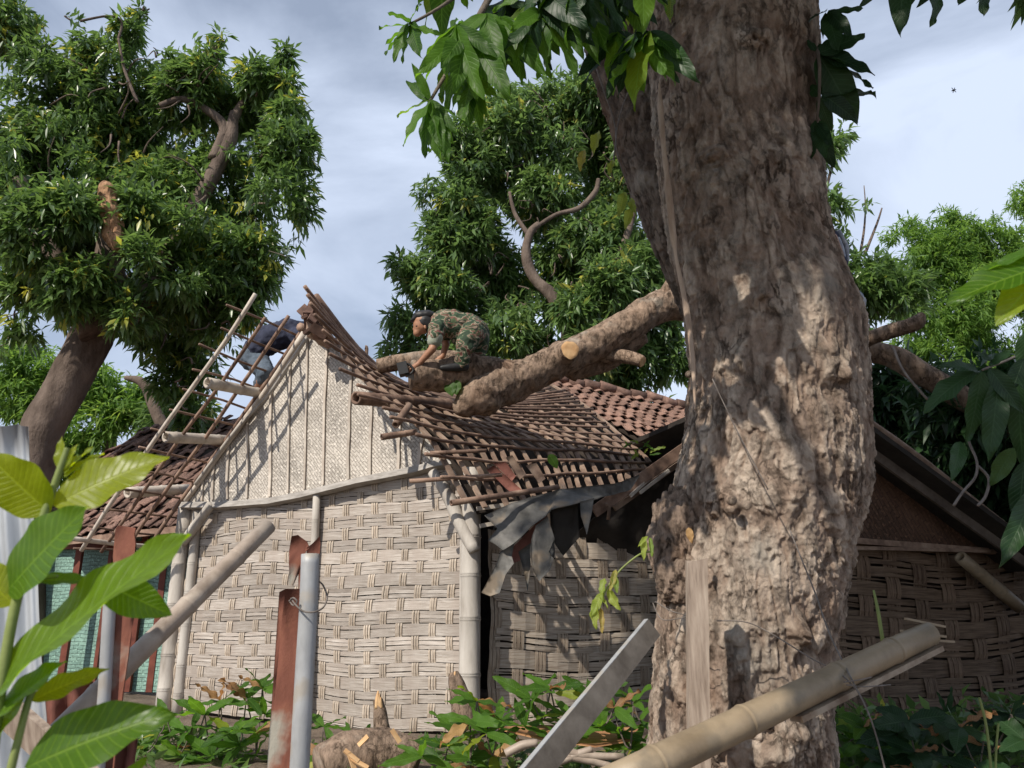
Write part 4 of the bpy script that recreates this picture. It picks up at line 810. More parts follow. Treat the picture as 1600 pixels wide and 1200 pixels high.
# crown high over the frame: limbs and foliage, with clusters added right and behind to dim that side
top = P(1140, -330, 3.9); top2 = P(905, -330, 4.12)
for a, b, c, r_ in ((top, (.6, 3.0, 6.5), (-.9, 1.9, 7.6), .3), (top, (1.8, 3.6, 6.6), (3.1, 2.6, 8.0), .3), (top2, (-.6, 3.6, 6.4), (-1.6, 2.6, 7.2), .26), (top2, (.3, 5.0, 6.5), (.8, 6.4, 8.2), .22)):
    mk('limb', *tube([a, b, c], [r_, r_*.6, r_*.25], 14, 8, .12, 4), M['bark'], near)
def ell(c, R, n, shell=.2):
    v = rng.normal(size=(n, 3)); v /= np.linalg.norm(v, axis=1)[:, None]; rad = shell+(1-shell)*rng.random(n)**.5
    return np.concatenate([np.array(c)+v*rad[:, None]*np.array(R)*(1+.3*fbm(v*2+c[0], 2))[:, None], v], 1)
crown = np.concatenate([ell((-.9, 1.7, 6.3), (1.7, 1.3, .9), 900), ell((-2.4, 1.6, 7.6), (1.5, 1.6, 1.0), 600), ell((.3, 1.9, 7.4), (1.6, 1.2, .9), 700), ell((1.7, 2.6, 8.0), (1.9, 1.6, 1.1), 800),
                        ell((2.6, 1.8, 6.2), (1.4, 1.0, .8), 500), ell((2.3, 3.6, 5.9), (.9, .7, .45), 240), ell((.6, .9, 5.0), (.75, .6, .4), 260), ell((1.4, 1.3, 4.4), (.6, .5, .4), 200), ell((-.85, .1, 4.15), (.42, .42, .3), 150), ell((3.4, 3.4, 6.8), (1.7, 1.3, 1.0), 800), ell((4.6, 4.2, 6.0), (1.3, 1.3, 1.0), 500), ell((1.6, 5.2, 8.2), (1.4, 1.2, .8), 400), ell((4.0, .6, 6.5), (2.6, 2.0, 1.2), 1500), ell((2.6, -1.8, 7.4), (2.4, 1.6, 1.0), 900)])
mk('limb', *tube([(2.5, 3.0, 7.4), (3.6, 1.4, 6.8), (3.2, -.6, 7.2), (2.6, -1.8, 7.4)], [.16, .12, .08, .04], 10, 6, .12, 4), M['bark'], near)
mk('limb', *tube([(-.9, 1.9, 7.6), (-1.3, .9, 5.9), (-.85, .1, 4.3)], [.1, .06, .03], 10, 6, .12, 4), M['bark'], near)
leafcloud('foliage', crown, M['leaf_far'], near, per=9, length=.21, width=.055)

# hanging vine on the left flank and tendrils on the stem
vine = thing('climbing_vine', 'yellow green vine hanging left of the big trunk in front of the side wall', 'vine', tuple(P(960, 900, 3.5)))
mk('stalk', *tube([P(1018, 862, 3.45), P(1000, 866, 3.4), P(975, 885, 3.4), P(962, 900, 3.4), P(945, 925, 3.4), P(935, 958, 3.4)], [.004]*6, 6, 4), M['twig'], vine)
for b, t, w_ in (((1008, 842), (1004, 872), .9), ((1012, 838), (998, 850), .8), ((1015, 840), (1020, 868), .7), ((962, 890), (954, 922), .8), ((958, 896), (965, 925), 1.0), ((945, 903), (938, 936), 1.0), ((950, 920), (966, 953), 1.2), ((942, 926), (923, 960), 1.1), ((930, 938), (928, 981), 1.0), ((938, 950), (942, 988), .7), ((936, 930), (950, 945), .8)):
    putleaf(P(*b, 3.4), P(*t, 3.36), 'wilt', vine, random.uniform(-.5, .5), w_*1.1, Vector((-.3, -.8, .4)))
vine2 = thing('stem_vine', 'thin dry vine with drooping leaves on the left edge of the forked stem', 'vine', tuple(P(930, 200, 3.6)))
mk('stalk', *tube([P(925, -40, 3.8), P(920, 60, 3.75), P(940, 130, 3.75), P(962, 200, 3.8), P(958, 255, 3.8)], [.005]*5, 6, 4), M['wire'], vine2)
mk('stalk', *tube([P(1015, 20, 3.6), P(1010, 90, 3.65), P(975, 160, 3.7), P(963, 230, 3.75), P(985, 300, 3.8)], [.004]*5, 6, 4), M['wire'], vine2)
for b, t in (((918, 40), (912, 66)), ((922, 20), (904, 20)), ((935, 205), (925, 238)), ((958, 250), (950, 268)), ((975, 300), (968, 335)), ((985, 310), (992, 332)), ((985, 325), (978, 355)), ((912, 235), (905, 262)), ((1005, 10), (990, 40)), ((985, -10), (978, 30)), ((960, -10), (965, 42)), ((1050, -10), (1042, 24))):
    putleaf(P(*b, 3.6), P(*t, 3.56), 'wilt', vine2, random.uniform(-.5, .5), 1.1, Vector((-.3, -.8, .4)))

# ================================================================== FALLEN LOG
log = thing('fallen_log', 'thick forked log lying across the crushed roof, with round saw cut facing front', 'log', tuple(P(850, 590, 7.8)))
def lp(px, py, D): return tuple(P(px, py, D))
mk('log', *tube([lp(1290, 540, 8.3), lp(1180, 500, 8.3), lp(1075, 478, 8.1), lp(1030, 480, 8.05), lp(975, 512, 7.95), lp(915, 545, 7.85), lp(860, 570, 7.75), lp(805, 595, 7.65), lp(762, 608, 7.55), lp(735, 612, 7.5)], [.17, .17, .165, .165, .165, .165, .175, .185, .19, .13], 90, 26, .30, 3.4, 1, aniso=.9), M['bark2'], log)
mk('limb', *tube([lp(780, 600, 7.6), lp(748, 620, 7.45), lp(728, 636, 7.4), lp(724, 650, 7.4)], [.21, .19, .12, .06], 60, 14, .34, 4.4, 1), M['bark2'], log)
mk('limb', *tube([lp(806, 590, 7.62), lp(738, 580, 7.5), lp(700, 586, 7.4), lp(665, 587, 7.3), lp(643, 586, 7.25)], [.15, .165, .15, .14, .13], 60, 14, .26, 4.6, 1), M['bark2'], log)
mk('limb', *tube([lp(800, 590, 7.7), lp(738, 572, 7.85), lp(690, 562, 7.9), lp(640, 564, 7.9), lp(590, 572, 7.9)], [.12, .12, .10, .09, .075], 30, 10, .18, 3.4, 1), M['bark2'], log)
mk('limb', *tube([lp(1010, 490, 8.0), lp(1038, 462, 8.0), lp(1052, 435, 8.05), lp(1058, 415, 8.1)], [.13, .075, .06, .05], 18, 6, .15, 3), M['bark2'], log)
mk('limb', *tube([lp(1000, 520, 8.1), lp(945, 560, 8.1), lp(900, 578, 8.0), lp(890, 590, 8.0)], [.13, .14, .11, .08], 26, 8, .15, 3, 1), M['bark2'], log)
lb = mk('limb', *tube([lp(930, 558, 8.0), lp(965, 556, 7.9), lp(990, 560, 7.8), lp(1004, 565, 7.75)], [.1, .075, .07, .06], 20, 5, .1, 3), M['bark2'], log)
def disc(name, c, axis, r, m, parent, th=.01, seg=28, rings=5):
    axis = Vector(axis).normalized(); x, y = frame(axis); V = [Vector(c)+axis*th]; F = []
    for k in range(1, rings+1):
        for j in range(seg):
            a = j/seg*2*math.pi; rr = r*k/rings*(1+.05*math.sin(a*3)+.03*math.sin(a*7)); V.append(Vector(c)+x*(rr*math.cos(a))+y*(rr*math.sin(a))+axis*(th*(1 if k < rings else .2)+random.uniform(-.001, .0015)))
    for j in range(seg): F.append((0, 1+j, 1+(j+1) % seg))
    for k in range(rings-1):
        for j in range(seg): F.append((1+k*seg+j, 1+(k+1)*seg+j, 1+(k+1)*seg+(j+1) % seg, 1+k*seg+(j+1) % seg))
    return mk(name, V, F, m, parent)
tipv = Vector(lp(1004, 565, 7.75)); ax_ = (tipv-Vector(lp(990, 560, 7.8))).normalized(); disc('cut_end', tipv, ax_, .058, M['cutwood'], log)
cc = P(888, 549, 7.56); fx = Vector((.28, -.93, -.02)).normalized()
mk('cut_stub', *tube([cc-fx*.2, cc-fx*.08, cc-fx*.02, cc+fx*.05], [.17, .125, .098, .092], 26, 4, .12, 5), M['bark2'], log)
disc('cut_end', cc+fx*.05, fx, .092, M['cutwood'], log)
rstub = thing('broken_limb', 'short broken limb end poking out right of the trunk', 'branch', lp(1390, 520, 7.6))
mk('limb', *tube([lp(1330, 548, 7.8), lp(1352, 532, 7.7), lp(1390, 518, 7.6), lp(1425, 508, 7.5), lp(1436, 500, 7.5), lp(1440, 490, 7.5)], [.085, .075, .07, .08, .07, .03], 22, 7, .2, 5), M['bark2'], rstub)
rst2 = thing('dark_limb', 'thick shaded limb sloping down right under the broken limb', 'branch', lp(1420, 575, 8.2))
mk('limb', *tube([lp(1330, 545, 8.3), lp(1390, 555, 8.2), lp(1440, 582, 8.2), lp(1500, 620, 8.2), lp(1600, 680, 8.2)], [.12, .12, .13, .12, .10], 22, 7, .2, 4), M['bark2'], rst2)

# ================================================================== TREES BEYOND
def twigs(parent, B, D, n):
    mb = MB()
    for k in range(n):
        x, y, r = random.choice(B)[:3]; a = random.random()*6.28; c = Vector(P(x, y, D)); rr = r*D/FPX
        d = Vector((math.cos(a), random.uniform(-.9, .3), math.sin(a)*.9)).normalized(); p0 = c+d*rr*.3; p1 = c+d*rr*random.uniform(.85, 1.08); pm = (p0+p1)/2+Vector((random.uniform(-.1, .1), 0, random.uniform(-.06, .14)))
        mb.add(*tube([p0, pm, p1], [.02, .013, .006], 5, 3))
    o = mb.mk('twigs', M['bark3'], parent); o['kind'] = 'stuff'
lt = thing('left_tree', 'tall leafy mango tree on the left with a leaning trunk and a torn pale limb', 'tree', lp(30, 900, 12))
lt.name = 'mango_tree'
lt.location.z = 0
mk('trunk', *tube([lp(10, 1150, 12), lp(30, 850, 12), lp(60, 690, 12), lp(100, 612, 12), lp(142, 530, 12), lp(168, 480, 12), lp(175, 420, 12)], [.44, .36, .31, .30, .31, .28, .2], 40, 12, .16, 1.6, 1), M['bark3'], lt)
for pts, rr in (([(150, 510), (220, 470), (265, 400), (300, 330), (335, 270), (360, 215), (365, 175)], [.26, .20, .17, .14, .13, .13, .06]), ([(335, 250), (350, 200), (320, 170), (285, 155), (250, 165)], [.12, .09, .07, .06, .05]),
                ([(160, 480), (168, 400), (170, 340), (172, 300)], [.24, .2, .13, .11]), ([(350, 215), (368, 180), (385, 150), (400, 130)], [.1, .08, .05, .03]), ([(150, 520), (100, 440), (60, 360), (30, 280)], [.25, .2, .15, .1]),
                ([(185, 60), (190, 35), (170, 25), (125, 33)], [.02]*4), ([(185, 60), (195, 110), (215, 160)], [.02, .025, .03])):
    mk('limb', *tube([lp(x, y, 11.6+.003*(x-150)) for x, y in pts], rr, 20, 8, .16, 2.5), M['bark3'], lt)
mk('torn_limb', *tube([lp(164, 284, 10.75), lp(166, 296, 10.75), lp(172, 330, 10.75), lp(178, 372, 10.75), lp(184, 392, 10.75)], [.03, .10, .13, .11, .05], 40, 12, .75, 9, 1, aniso=.25), M['tornwood'], lt)
LB = [(60, 170, 105), (180, 130, 85, .6), (180, 200, 90, 1), (300, 150, 75, .5), (400, 165, 60, .8), (445, 235, 50), (430, 310, 60), (340, 300, 95, .9), (210, 260, 90, 1.2), (80, 320, 120), (300, 430, 85), (385, 390, 60), (100, 430, 80, .3), (50, 470, 60), (265, 510, 60, 1),
      (10, 40, 50), (310, 570, 36, 1), (270, 600, 30, 1), (20, 520, 38), (340, 500, 50, .5), (400, 120, 38), (450, 180, 30), (400, 440, 28), (250, 330, 90, .5), (20, 250, 90), (380, 480, 28), (300, 120, 45), (230, 470, 60, 1.2), (120, 440, 60, -1), (60, 360, 70, -1.3), (225, 410, 50, -1), (215, 330, 42, -1), (205, 490, 34, -.8), (110, 330, 50, -1.4), (290, 360, 44, -.9), (270, 430, 44, -.8), (135, 70, 22), (200, 45, 22), (60, 85, 28), (330, 85, 18), (445, 85, 16), (445, 130, 22), (115, 35, 16), (220, 20, 10), (250, 90, 22), (345, 60, 10), (470, 320, 18), (475, 210, 16), (300, 645, 30, 1)]
leafcloud('crown', blobs_ros(LB, 12, 1/32., gap=.75), M['leaf_far'], lt, per=9, length=.175, width=.05, ylw=.05, lv=.45)
twigs(lt, LB, 12, 170)
sprig = thing('dangling_twig', 'small leafy twig hanging below the left tree crown against the sky', 'twig', lp(440, 400, 11)); mk('stalk', *tube([lp(420, 392, 11.2), lp(440, 398, 11), lp(448, 402, 11)], .006, 5, 2), M['darkbark'], sprig)
for t in ((452, 384), (462, 402), (448, 414), (456, 408), (440, 384)): putleaf(P(447, 399, 11), P(*t, 11), 'mangodark', sprig, 0, 1.2, Vector((0, -1, .4)))
ct = thing('mango_tree', 'middle mango tree behind the roof, sky gaps round its crooked bare limbs', 'tree', lp(890, 900, 14)); ct.location.z = 0
for pts, rr in (([(930, 1000), (915, 700), (905, 600), (892, 540), (885, 500), (860, 460), (835, 435), (822, 400), (828, 365), (842, 350)], [.4, .30, .22, .15, .13, .12, .10, .09, .075, .06]),
                ([(900, 580), (925, 500), (960, 420), (985, 350), (1000, 280)], [.12, .1, .08, .06, .05]), ([(842, 352), (870, 335), (905, 325), (930, 300), (935, 280)], [.04, .04, .05, .05, .04]),
                ([(905, 585), (980, 540), (1040, 480)], [.12, .09, .07]), ([(828, 370), (805, 335), (796, 300)], [.05, .04, .03])):
    mk('limb' if rr[0] != .4 else 'trunk', *tube([lp(x, y, 13.6) for x, y in pts], rr, 18, 8, .18, 2.2, 1), M['bark3'], ct)
CB = [(790, 190, 66, 1), (860, 170, 55, .4), (920, 150, 50), (975, 200, 75, .6), (735, 250, 48), (790, 270, 55, .5), (720, 215, 36), (930, 230, 60, 1), (960, 300, 60, 1), (720, 320, 45), (750, 360, 42), (700, 380, 42), (950, 370, 62), (900, 430, 44, 1), (990, 430, 70), (690, 450, 52), (650, 430, 32), (640, 500, 30), (720, 500, 56, 1), (790, 520, 46),
      (770, 440, 40, 1), (840, 540, 40, 1), (940, 490, 60, 1), (1020, 500, 50), (1050, 560, 36), (990, 575, 44), (930, 590, 38, 1), (1040, 380, 45), (670, 300, 20), (680, 350, 22), (615, 495, 16), (625, 410, 16), (612, 545, 16), (830, 290, 30), (870, 300, 34), (900, 370, 34), (800, 200, 55), (880, 230, 50), (1010, 620, 34), (660, 540, 34), (1000, 250, 60), (860, 470, 26), (705, 560, 34), (1060, 460, 40), (870, 400, 40, .8), (760, 400, 44, .8), (840, 330, 40, .8), (800, 440, 50, 1), (860, 560, 44, 1), (900, 480, 34, -1), (930, 540, 40, -1), (950, 440, 44, -1), (880, 400, 20, -1), (800, 480, 30, -1)]
leafcloud('crown', blobs_ros(CB, 14, 1/30., gap=.35), M['leaf_far2'], ct, per=9, length=.19, width=.052, ylw=.03, lv=.45)
twigs(ct, CB, 14, 170)
rt = thing('mango_tree', 'dark mango tree right of the big trunk with upright sprigs against the sky', 'tree', lp(1330, 900, 13)); rt.location.z = 0
mk('trunk', *tube([lp(1340, 1050, 13), lp(1338, 700, 13), lp(1330, 450, 13)], [.3, .25, .12], 14, 6, .15, 2), M['bark3'], rt)
for pts in ([(1340, 420), (1350, 360), (1352, 320), (1350, 290)], [(1350, 400), (1370, 350), (1378, 325)], [(1290, 300), (1305, 240), (1318, 205)]): mk('limb', *tube([lp(x, y, 12.6) for x, y in pts], [.03, .02, .012, .008][:len(pts)], 6, 4), M['bark3'], rt)
leafcloud('crown', blobs_ros([(1285, 240, 26), (1305, 215, 20), (1320, 205, 8), (1290, 340, 45), (1330, 375, 40), (1350, 440, 55), (1372, 350, 14), (1350, 300, 9), (1345, 330, 16), (1375, 325, 9), (1400, 395, 26), (1330, 500, 60), (1395, 470, 45), (1300, 440, 60), (1420, 440, 26), (1380, 520, 50)], 12.6, 1/40.), M['leaf_far'], rt, per=8, length=.20, width=.055)
ft = thing('feathery_tree', 'light green fine leaved tree in the sun beyond the right roof', 'tree', lp(1500, 900, 17)); ft.location.z = 0
mk('trunk', *tube([lp(1510, 1020, 17), lp(1512, 700, 17), lp(1505, 450, 17)], [.3, .25, .12], 14, 6, .15, 2), M['bark3'], ft)
FB = [(1450, 420, 50), (1500, 365, 42), (1495, 335, 24), (1545, 420, 60), (1500, 480, 70), (1440, 500, 50), (1570, 500, 70), (1540, 370, 26), (1470, 570, 50), (1540, 600, 60), (1600, 600, 60), (1430, 560, 40), (1420, 455, 36), (1560, 345, 12), (1610, 440, 60), (1400, 420, 44), (1440, 380, 34), (1400, 370, 24), (1480, 400, 44), (1370, 400, 34), (1560, 390, 44), (1590, 390, 40), (1420, 350, 14)]
leafcloud('crown', blobs_ros(FB, 16.5, 1/22.), M['leaf_feather'], ft, per=10, length=.16, width=.034)
ft2 = thing('feathery_tree', 'feathery tree top cut by the right picture edge, taller than its neighbour', 'tree', lp(1640, 900, 18)); ft2.location.z = 0
mk('trunk', *tube([lp(1640, 1020, 18), lp(1640, 500, 18), lp(1635, 320, 18)], [.3, .2, .06], 14, 6, .15, 2), M['bark3'], ft2)
leafcloud('crown', blobs_ros([(1600, 320, 26), (1625, 330, 50), (1605, 370, 26), (1650, 420, 60)], 18, 1/22.), M['leaf_feather'], ft2, per=10, length=.16, width=.034)
for i, (nm, lab, B, mm, D, tx) in enumerate((('leafy_tree', 'bushy tree glimpsed behind the leaning trunk at the left edge', [(40, 570, 45), (20, 620, 50), (90, 590, 30), (70, 640, 40), (10, 560, 30)], 'leaf_feather', 20, 40),
                                          ('leafy_tree', 'sunlit tree between the leaning trunk and the lattice, above the low tiled roof', [(150, 610, 45), (200, 640, 45), (170, 660, 45), (120, 680, 40), (230, 620, 35), (90, 720, 40)], 'leaf_feather', 19, 170),
                                          ('leafy_tree', 'dark tree with a crooked bare limb just behind the low tiled roof', [(270, 650, 36), (300, 690, 26), (340, 700, 20), (320, 640, 14), (250, 690, 34)], 'leaf_far', 18, 270))):
    t = thing(nm, lab, 'tree', (P(tx, 800, D).x, D, 0)); mk('trunk', *tube([lp(tx, 1010, D), lp(tx, 800, D), lp(tx+5, 640, D)], [.3, .22, .08], 10, 5, .1, 2), M['bark3'], t)
    leafcloud('crown', blobs_ros(B, D, 1/24.), M[mm], t, per=8, length=.24, width=.06, ylw=.04 if i == 1 else 0)
    if i == 2: mk('limb', *tube([lp(270, 700, 17), lp(245, 645, 17), lp(225, 600, 17), (lp(195, 590, 17))], [.14, .13, .11, .04], 10, 5, .2, 2), M['bark3'], t)
bt = thing('hedge_trees', 'dark tree foliage filling the gap between the big trunk and the right edge', 'tree', lp(1500, 900, 10)); bt.name = 'shade_tree'; bt.location.z = 0
mk('trunk', *tube([lp(1620, 1060, 10), lp(1610, 700, 10)], [.2, .12], 10, 5, .1, 2), M['bark3'], bt)
leafcloud('crown', np.concatenate([blobs_ros([(1400, 600, 44, 1), (1370, 640, 40, 1), (1430, 650, 44, 1), (1470, 690, 44, 1), (1520, 730, 50, .5), (1460, 620, 40, 1), (1560, 690, 60), (1620, 700, 80), (1500, 650, 40), (1620, 800, 70), (1600, 600, 40), (1580, 740, 60), (1540, 640, 50, .5), (1500, 600, 36, 1), (1450, 660, 50, 1.5), (1545, 700, 50, 1)], 8.6, 1/36., gap=.3), ell((6.3, 6.6, 2.6), (1.6, 2.0, 2.0), 900), ell((6.4, 4.4, 3.2), (1.7, 1.4, 1.8), 700), ell((5.2, 8.6, 2.9), (1.0, .8, .9), 300)]), M['leaf_dark'], bt, per=8, length=.2, width=.06)  # the outer clusters, out of view, are added to block sky light

# ================================================================== PEOPLE
def ico():
    bm = bmesh.new(); bmesh.ops.create_icosphere(bm, subdivisions=2, radius=1); V = np.array([v.co[:] for v in bm.verts]); F = [tuple(v.index for v in f.verts) for f in bm.faces]; bm.free(); return V, F
IV, IF = ico()
def flesh(name, chains, m, parent, voxel=.012, smooth=6, wr=0.0):
    """one continuous surface grown over chains of (point, radius)"""
    V = []; F = []
    for ch in chains:
        st = (1, 1, 1)
        if isinstance(ch, tuple): ch, st = ch
        for i in range(len(ch)-1):
            a, ra = np.array(ch[i][0]), ch[i][1]; b, rb = np.array(ch[i+1][0]), ch[i+1][1]; k = max(1, int(np.linalg.norm(b-a)/(min(ra, rb)*.35)))
            for j in range(k+1):
                t = j/k; c = a+(b-a)*t; r = ra+(rb-ra)*t; base = len(V); V.extend((IV*r*np.array(st)+c).tolist()); F.extend([tuple(x+base for x in f) for f in IF])
    o = mk(name, V, F, m, parent); rm = o.modifiers.new('skin', 'REMESH'); rm.mode = 'VOXEL'; rm.voxel_size = voxel; rm.use_smooth_shade = True
    s = o.modifiers.new('soft', 'SMOOTH'); s.iterations = smooth; s.factor = .6
    if wr:
        tx = bpy.data.textures.new('folds', 'CLOUDS'); tx.noise_scale = .07; d = o.modifiers.new('folds', 'DISPLACE'); d.texture = tx; d.strength = wr; d.mid_level = .5
    return o
def q(px, py, D=7.35): return tuple(P(px, py, D))
man = thing('person', 'person in camouflage uniform and black cap bending over the log on the roof', 'person', q(728, 572))
# joints
neck, chest, belly, hip = q(676, 504), q(696, 506), q(720, 510), q(740, 516)
shN, elN, wrN, haN = q(682, 514, 7.18), q(676, 545, 7.12), q(655, 568, 7.15), q(644, 577, 7.15)
shF, elF, wrF, haF = q(692, 516, 7.52), q(697, 538, 7.5), q(692, 556, 7.5), q(684, 564, 7.5)
kN, anN = q(726, 543, 7.2), q(721, 568, 7.25); kF, anF = q(749, 545, 7.5), q(742, 570, 7.5)
hipN, hipF = q(738, 520, 7.26), q(746, 518, 7.46)
head = q(659, 508)
hand = []
for (h, w0, D, s) in ((haN, wrN, 7.15, 1), (haF, wrF, 7.5, 1)):
    h = Vector(h); w0 = Vector(w0); d = (h-w0).normalized(); sd = Vector((0, 1, 0)).cross(d).normalized(); yv = Vector((0, 1, 0))
    hand.append([(w0, .026), (h, .036)])
    for k in range(4):
        o0 = h+yv*((k-1.5)*.019)+d*.02; L = [.034, .040, .038, .030][k]; b1 = o0+d*L; b2 = b1+d*L*.35+Vector((0, 0, -L*.75)); hand.append([(o0, .010), (b1, .0095), (b2, .008)])
    hand.append([(h-yv*.03-d*.005, .012), (h-yv*.045+d*.025, .011), (h-yv*.03+d*.045+Vector((0, 0, -.015)), .009)])
body = flesh('body', [[(neck, .058), (chest, .115), (belly, .12), (hip, .13)], [(shN, .05), (elN, .040), (wrN, .028)], [(shF, .05), (elF, .040), (wrF, .028)], [(hipN, .085), (kN, .06), (anN, .045)], [(hipF, .085), (kF, .06), (anF, .045)],
    ([(head, .088), (q(661, 502), .096)], (1, .84, 1.08)), [(head, .05), (q(652, 520), .042)], [(q(648, 512), .014), (q(646, 514.5), .013)], [(q(650, 519.5), .018), (q(651, 522), .02)], [(q(664, 510, 7.255), .016), (q(665, 513, 7.255), .013)], [(head, .05), (neck, .055)]]+hand, M['skin'], man, .009, 3)
flesh('hair', [([(q(664, 503), .10), (q(669, 507), .085)], (1, .86, 1))], M['black'], man, .012, 2)
for ey in (7.27,): mk('eye', *tube([q(650.2, 509.6, ey), q(651.6, 509.4, ey-.012)], [.007, .007], 6, 1), M['black'], man)
cap = flesh('cap', [([(q(660, 495), .098), (q(667, 494), .096)], (1.05, .92, .62)), ([(q(652, 498), .06), (q(647, 502), .045)], (1.0, 1.2, .16))], M['black'], man, .01, 2)
flesh('shirt', [[(q(677, 505), .075), (chest, .150), (q(708, 507), .150), (belly, .145), (q(735, 512), .140)], [(q(690, 512, 7.25), .085), (shN, .085), (q(681, 522, 7.15), .082), (q(680, 526, 7.13), .078)], [(shF, .08), (q(695, 526, 7.5), .07)], [(q(715, 528), .07), (q(730, 531), .07)]], M['camo'], man, .014, 4, .035)
flesh('sleeve_cuff', [[(q(680, 528, 7.13), .076), (q(678.5, 533, 7.13), .070)]], M['cuff'], man, .01, 1)
flesh('trousers', [[(q(737, 514), .135), (hip, .140), (hipN, .125), (kN, .092), (q(723, 556, 7.22), .078), (anN, .070)], [(hipF, .12), (q(750, 533, 7.48), .10), (kF, .088), (anF, .070)]], M['camo'], man, .014, 4, .035)
for a in (anN, anF):
    a = Vector(a); flesh('boot', [[(a+Vector((.03, 0, -.03)), .048), (a+Vector((-.12, -.03, -.05)), .04), (a+Vector((-.18, -.04, -.055)), .03)]], M['black'], man, .012, 2)
saw = thing('chainsaw', 'small black saw gripped at the forked log by the man in camouflage', 'saw', q(634, 576, 7.12))
mk('housing', *bar(q(628, 568, 7.12), q(632, 586, 7.12), .09, .10, Vector((0, 1, 0))), M['black'], saw, smooth=False)
mk('handle', *tube([q(632, 568, 7.1), q(640, 570, 7.1), q(646, 578, 7.1), q(640, 585, 7.1), q(633, 585, 7.1)], .011, 8, 4), M['black'], saw)
mk('blade', *bar(q(634, 584, 7.14), q(660, 596, 7.2), .006, .05), M['galv'], saw, smooth=False)
p2 = thing('person', 'person in dark blue shirt crouching behind the lattice at the gable peak', 'person', q(408, 612, 8.9))
D2 = 8.7
flesh('body', [[(q(397, 556, D2), .13), (q(420, 530, D2), .14), (q(452, 520, D2), .14), (q(476, 524, D2), .06), (q(486, 530, D2), .09), (q(489, 536, D2), .085)], [(q(398, 562, D2), .10), (q(414, 585, D2-.2), .075), (q(404, 606, D2), .055)], [(q(400, 562, D2+.2), .10), (q(420, 588, D2+.1), .075), (q(410, 612, D2+.1), .055)], [(q(462, 524, D2-.15), .05), (q(470, 548, D2-.15), .04), (q(482, 560, D2-.1), .035)]], M['skin'], p2, .014, 3)
flesh('shirt', [[(q(400, 548, D2), .155), (q(420, 531, D2), .175), (q(452, 520, D2), .175), (q(468, 520, D2), .14)], [(q(462, 524, D2-.15), .09), (q(468, 540, D2-.15), .07)]], M['navy'], p2, .018, 4, .05)
flesh('trousers', [[(q(394, 560, D2), .15), (q(402, 564, D2), .14), (q(416, 584, D2-.2), .10), (q(406, 602, D2), .075)], [(q(402, 562, D2+.2), .13), (q(420, 588, D2+.1), .10), (q(411, 608, D2+.1), .075)]], M['denim'], p2, .018, 4, .04)
for a in (q(403, 608, D2), q(410, 614, D2+.1)): flesh('shoe', [[(Vector(a), .05), (Vector(a)+Vector((.14, .02, -.03)), .04)]], M['black'], p2, .014, 2)
p3 = thing('person', 'person in dark striped shirt mostly hidden behind the right side of the big trunk', 'person', q(1330, 540, 7.9))
D3 = 7.9
flesh('body', [[(q(1262, 345, D3), .09), (q(1262, 332, D3), .10)], [(q(1264, 358, D3), .06), (q(1272, 385, D3), .15), (q(1285, 430, D3), .14)], [(q(1300, 372, D3-.1), .06), (q(1318, 415, D3-.1), .045), (q(1312, 450, D3-.2), .035)], [(q(1290, 440, D3), .10), (q(1335, 465, D3), .075), (q(1342, 520, D3), .05)], [(q(1280, 445, D3+.2), .10), (q(1310, 470, D3+.2), .08), (q(1315, 530, D3+.2), .05)]], M['skin'], p3, .014, 3)
flesh('shirt', [[(q(1268, 368, D3), .10), (q(1282, 390, D3), .19), (q(1290, 425, D3), .175)], [(q(1296, 370, D3), .10), (q(1308, 390, D3), .085), (q(1315, 412, D3-.1), .07)]], M['navy'], p3, .018, 4, .03)
flesh('sleeve_stripe', [[(q(1305, 366, D3-.03), .035), (q(1314, 388, D3-.08), .035), (q(1320, 412, D3-.12), .03)]], M['greycloth'], p3, .01, 1)
flesh('sleeve_stripe', [[(q(1311, 362, D3+.0), .028), (q(1323, 386, D3-.04), .028), (q(1324, 408, D3-.08), .02)]], M['greycloth'], p3, .01, 1)
flesh('trousers', [[(q(1288, 440, D3), .15), (q(1335, 466, D3), .10), (q(1342, 515, D3), .07)], [(q(1282, 445, D3+.2), .14), (q(1312, 472, D3+.2), .10), (q(1318, 525, D3+.2), .07)]], M['denim'], p3, .018, 4, .03)
flesh('knee_patch', [[(q(1336, 458, D3-.08), .05), (q(1347, 470, D3-.08), .045), (q(1346, 494, D3-.08), .03)]], M['greycloth'], p3, .012, 2)
flesh('cap', [([(q(1262, 324, D3), .11), (q(1272, 323, D3), .09)], (1, 1, .6))], M['camowhite'], p3, .014, 2)

# ================================================================== NEAR POSTS, POLES, SHEETS
GZ = -.62
def down(px, py, D, px2=None):
    a = P(px, py, D); return a
bp1 = thing('bamboo_pole', 'dry bamboo pole leaning left in front of the plaited gable wall', 'pole', tuple(P(30, 1205, 2.3)))
a0, a1 = P(419, 822, 3.1), P(20, 1215, 2.35); dd = (a1-a0).normalized()
mk('culm', *bamboo(a0, a1+dd*.5, .031, .033, 5, 24), M['bamboo_pink'], bp1)
bp2 = thing('bamboo_pole', 'thick yellowish bamboo pole rising right across the foot of the big trunk', 'pole', tuple(P(1200, 1090, 2.7)))
a0, a1 = P(1452, 990, 3.05), P(1000, 1205, 2.45); dd = (a1-a0).normalized()
mk('culm', *bamboo(a0, a1+dd*.12, .042, .050, 4, 28), M['bamboo'], bp2)
for k, (dx, dy, L) in enumerate(((0, -.03, .16), (.02, .012, .10), (-.02, -.045, .12), (.01, -.055, .22))): mk('splinter', *bar(a0+Vector((dx-.1, 0, dy+.04)), a0-dd*L*.45+Vector((dx, -.02, dy)), .022, .008), M['bamboo'], bp2, smooth=False)
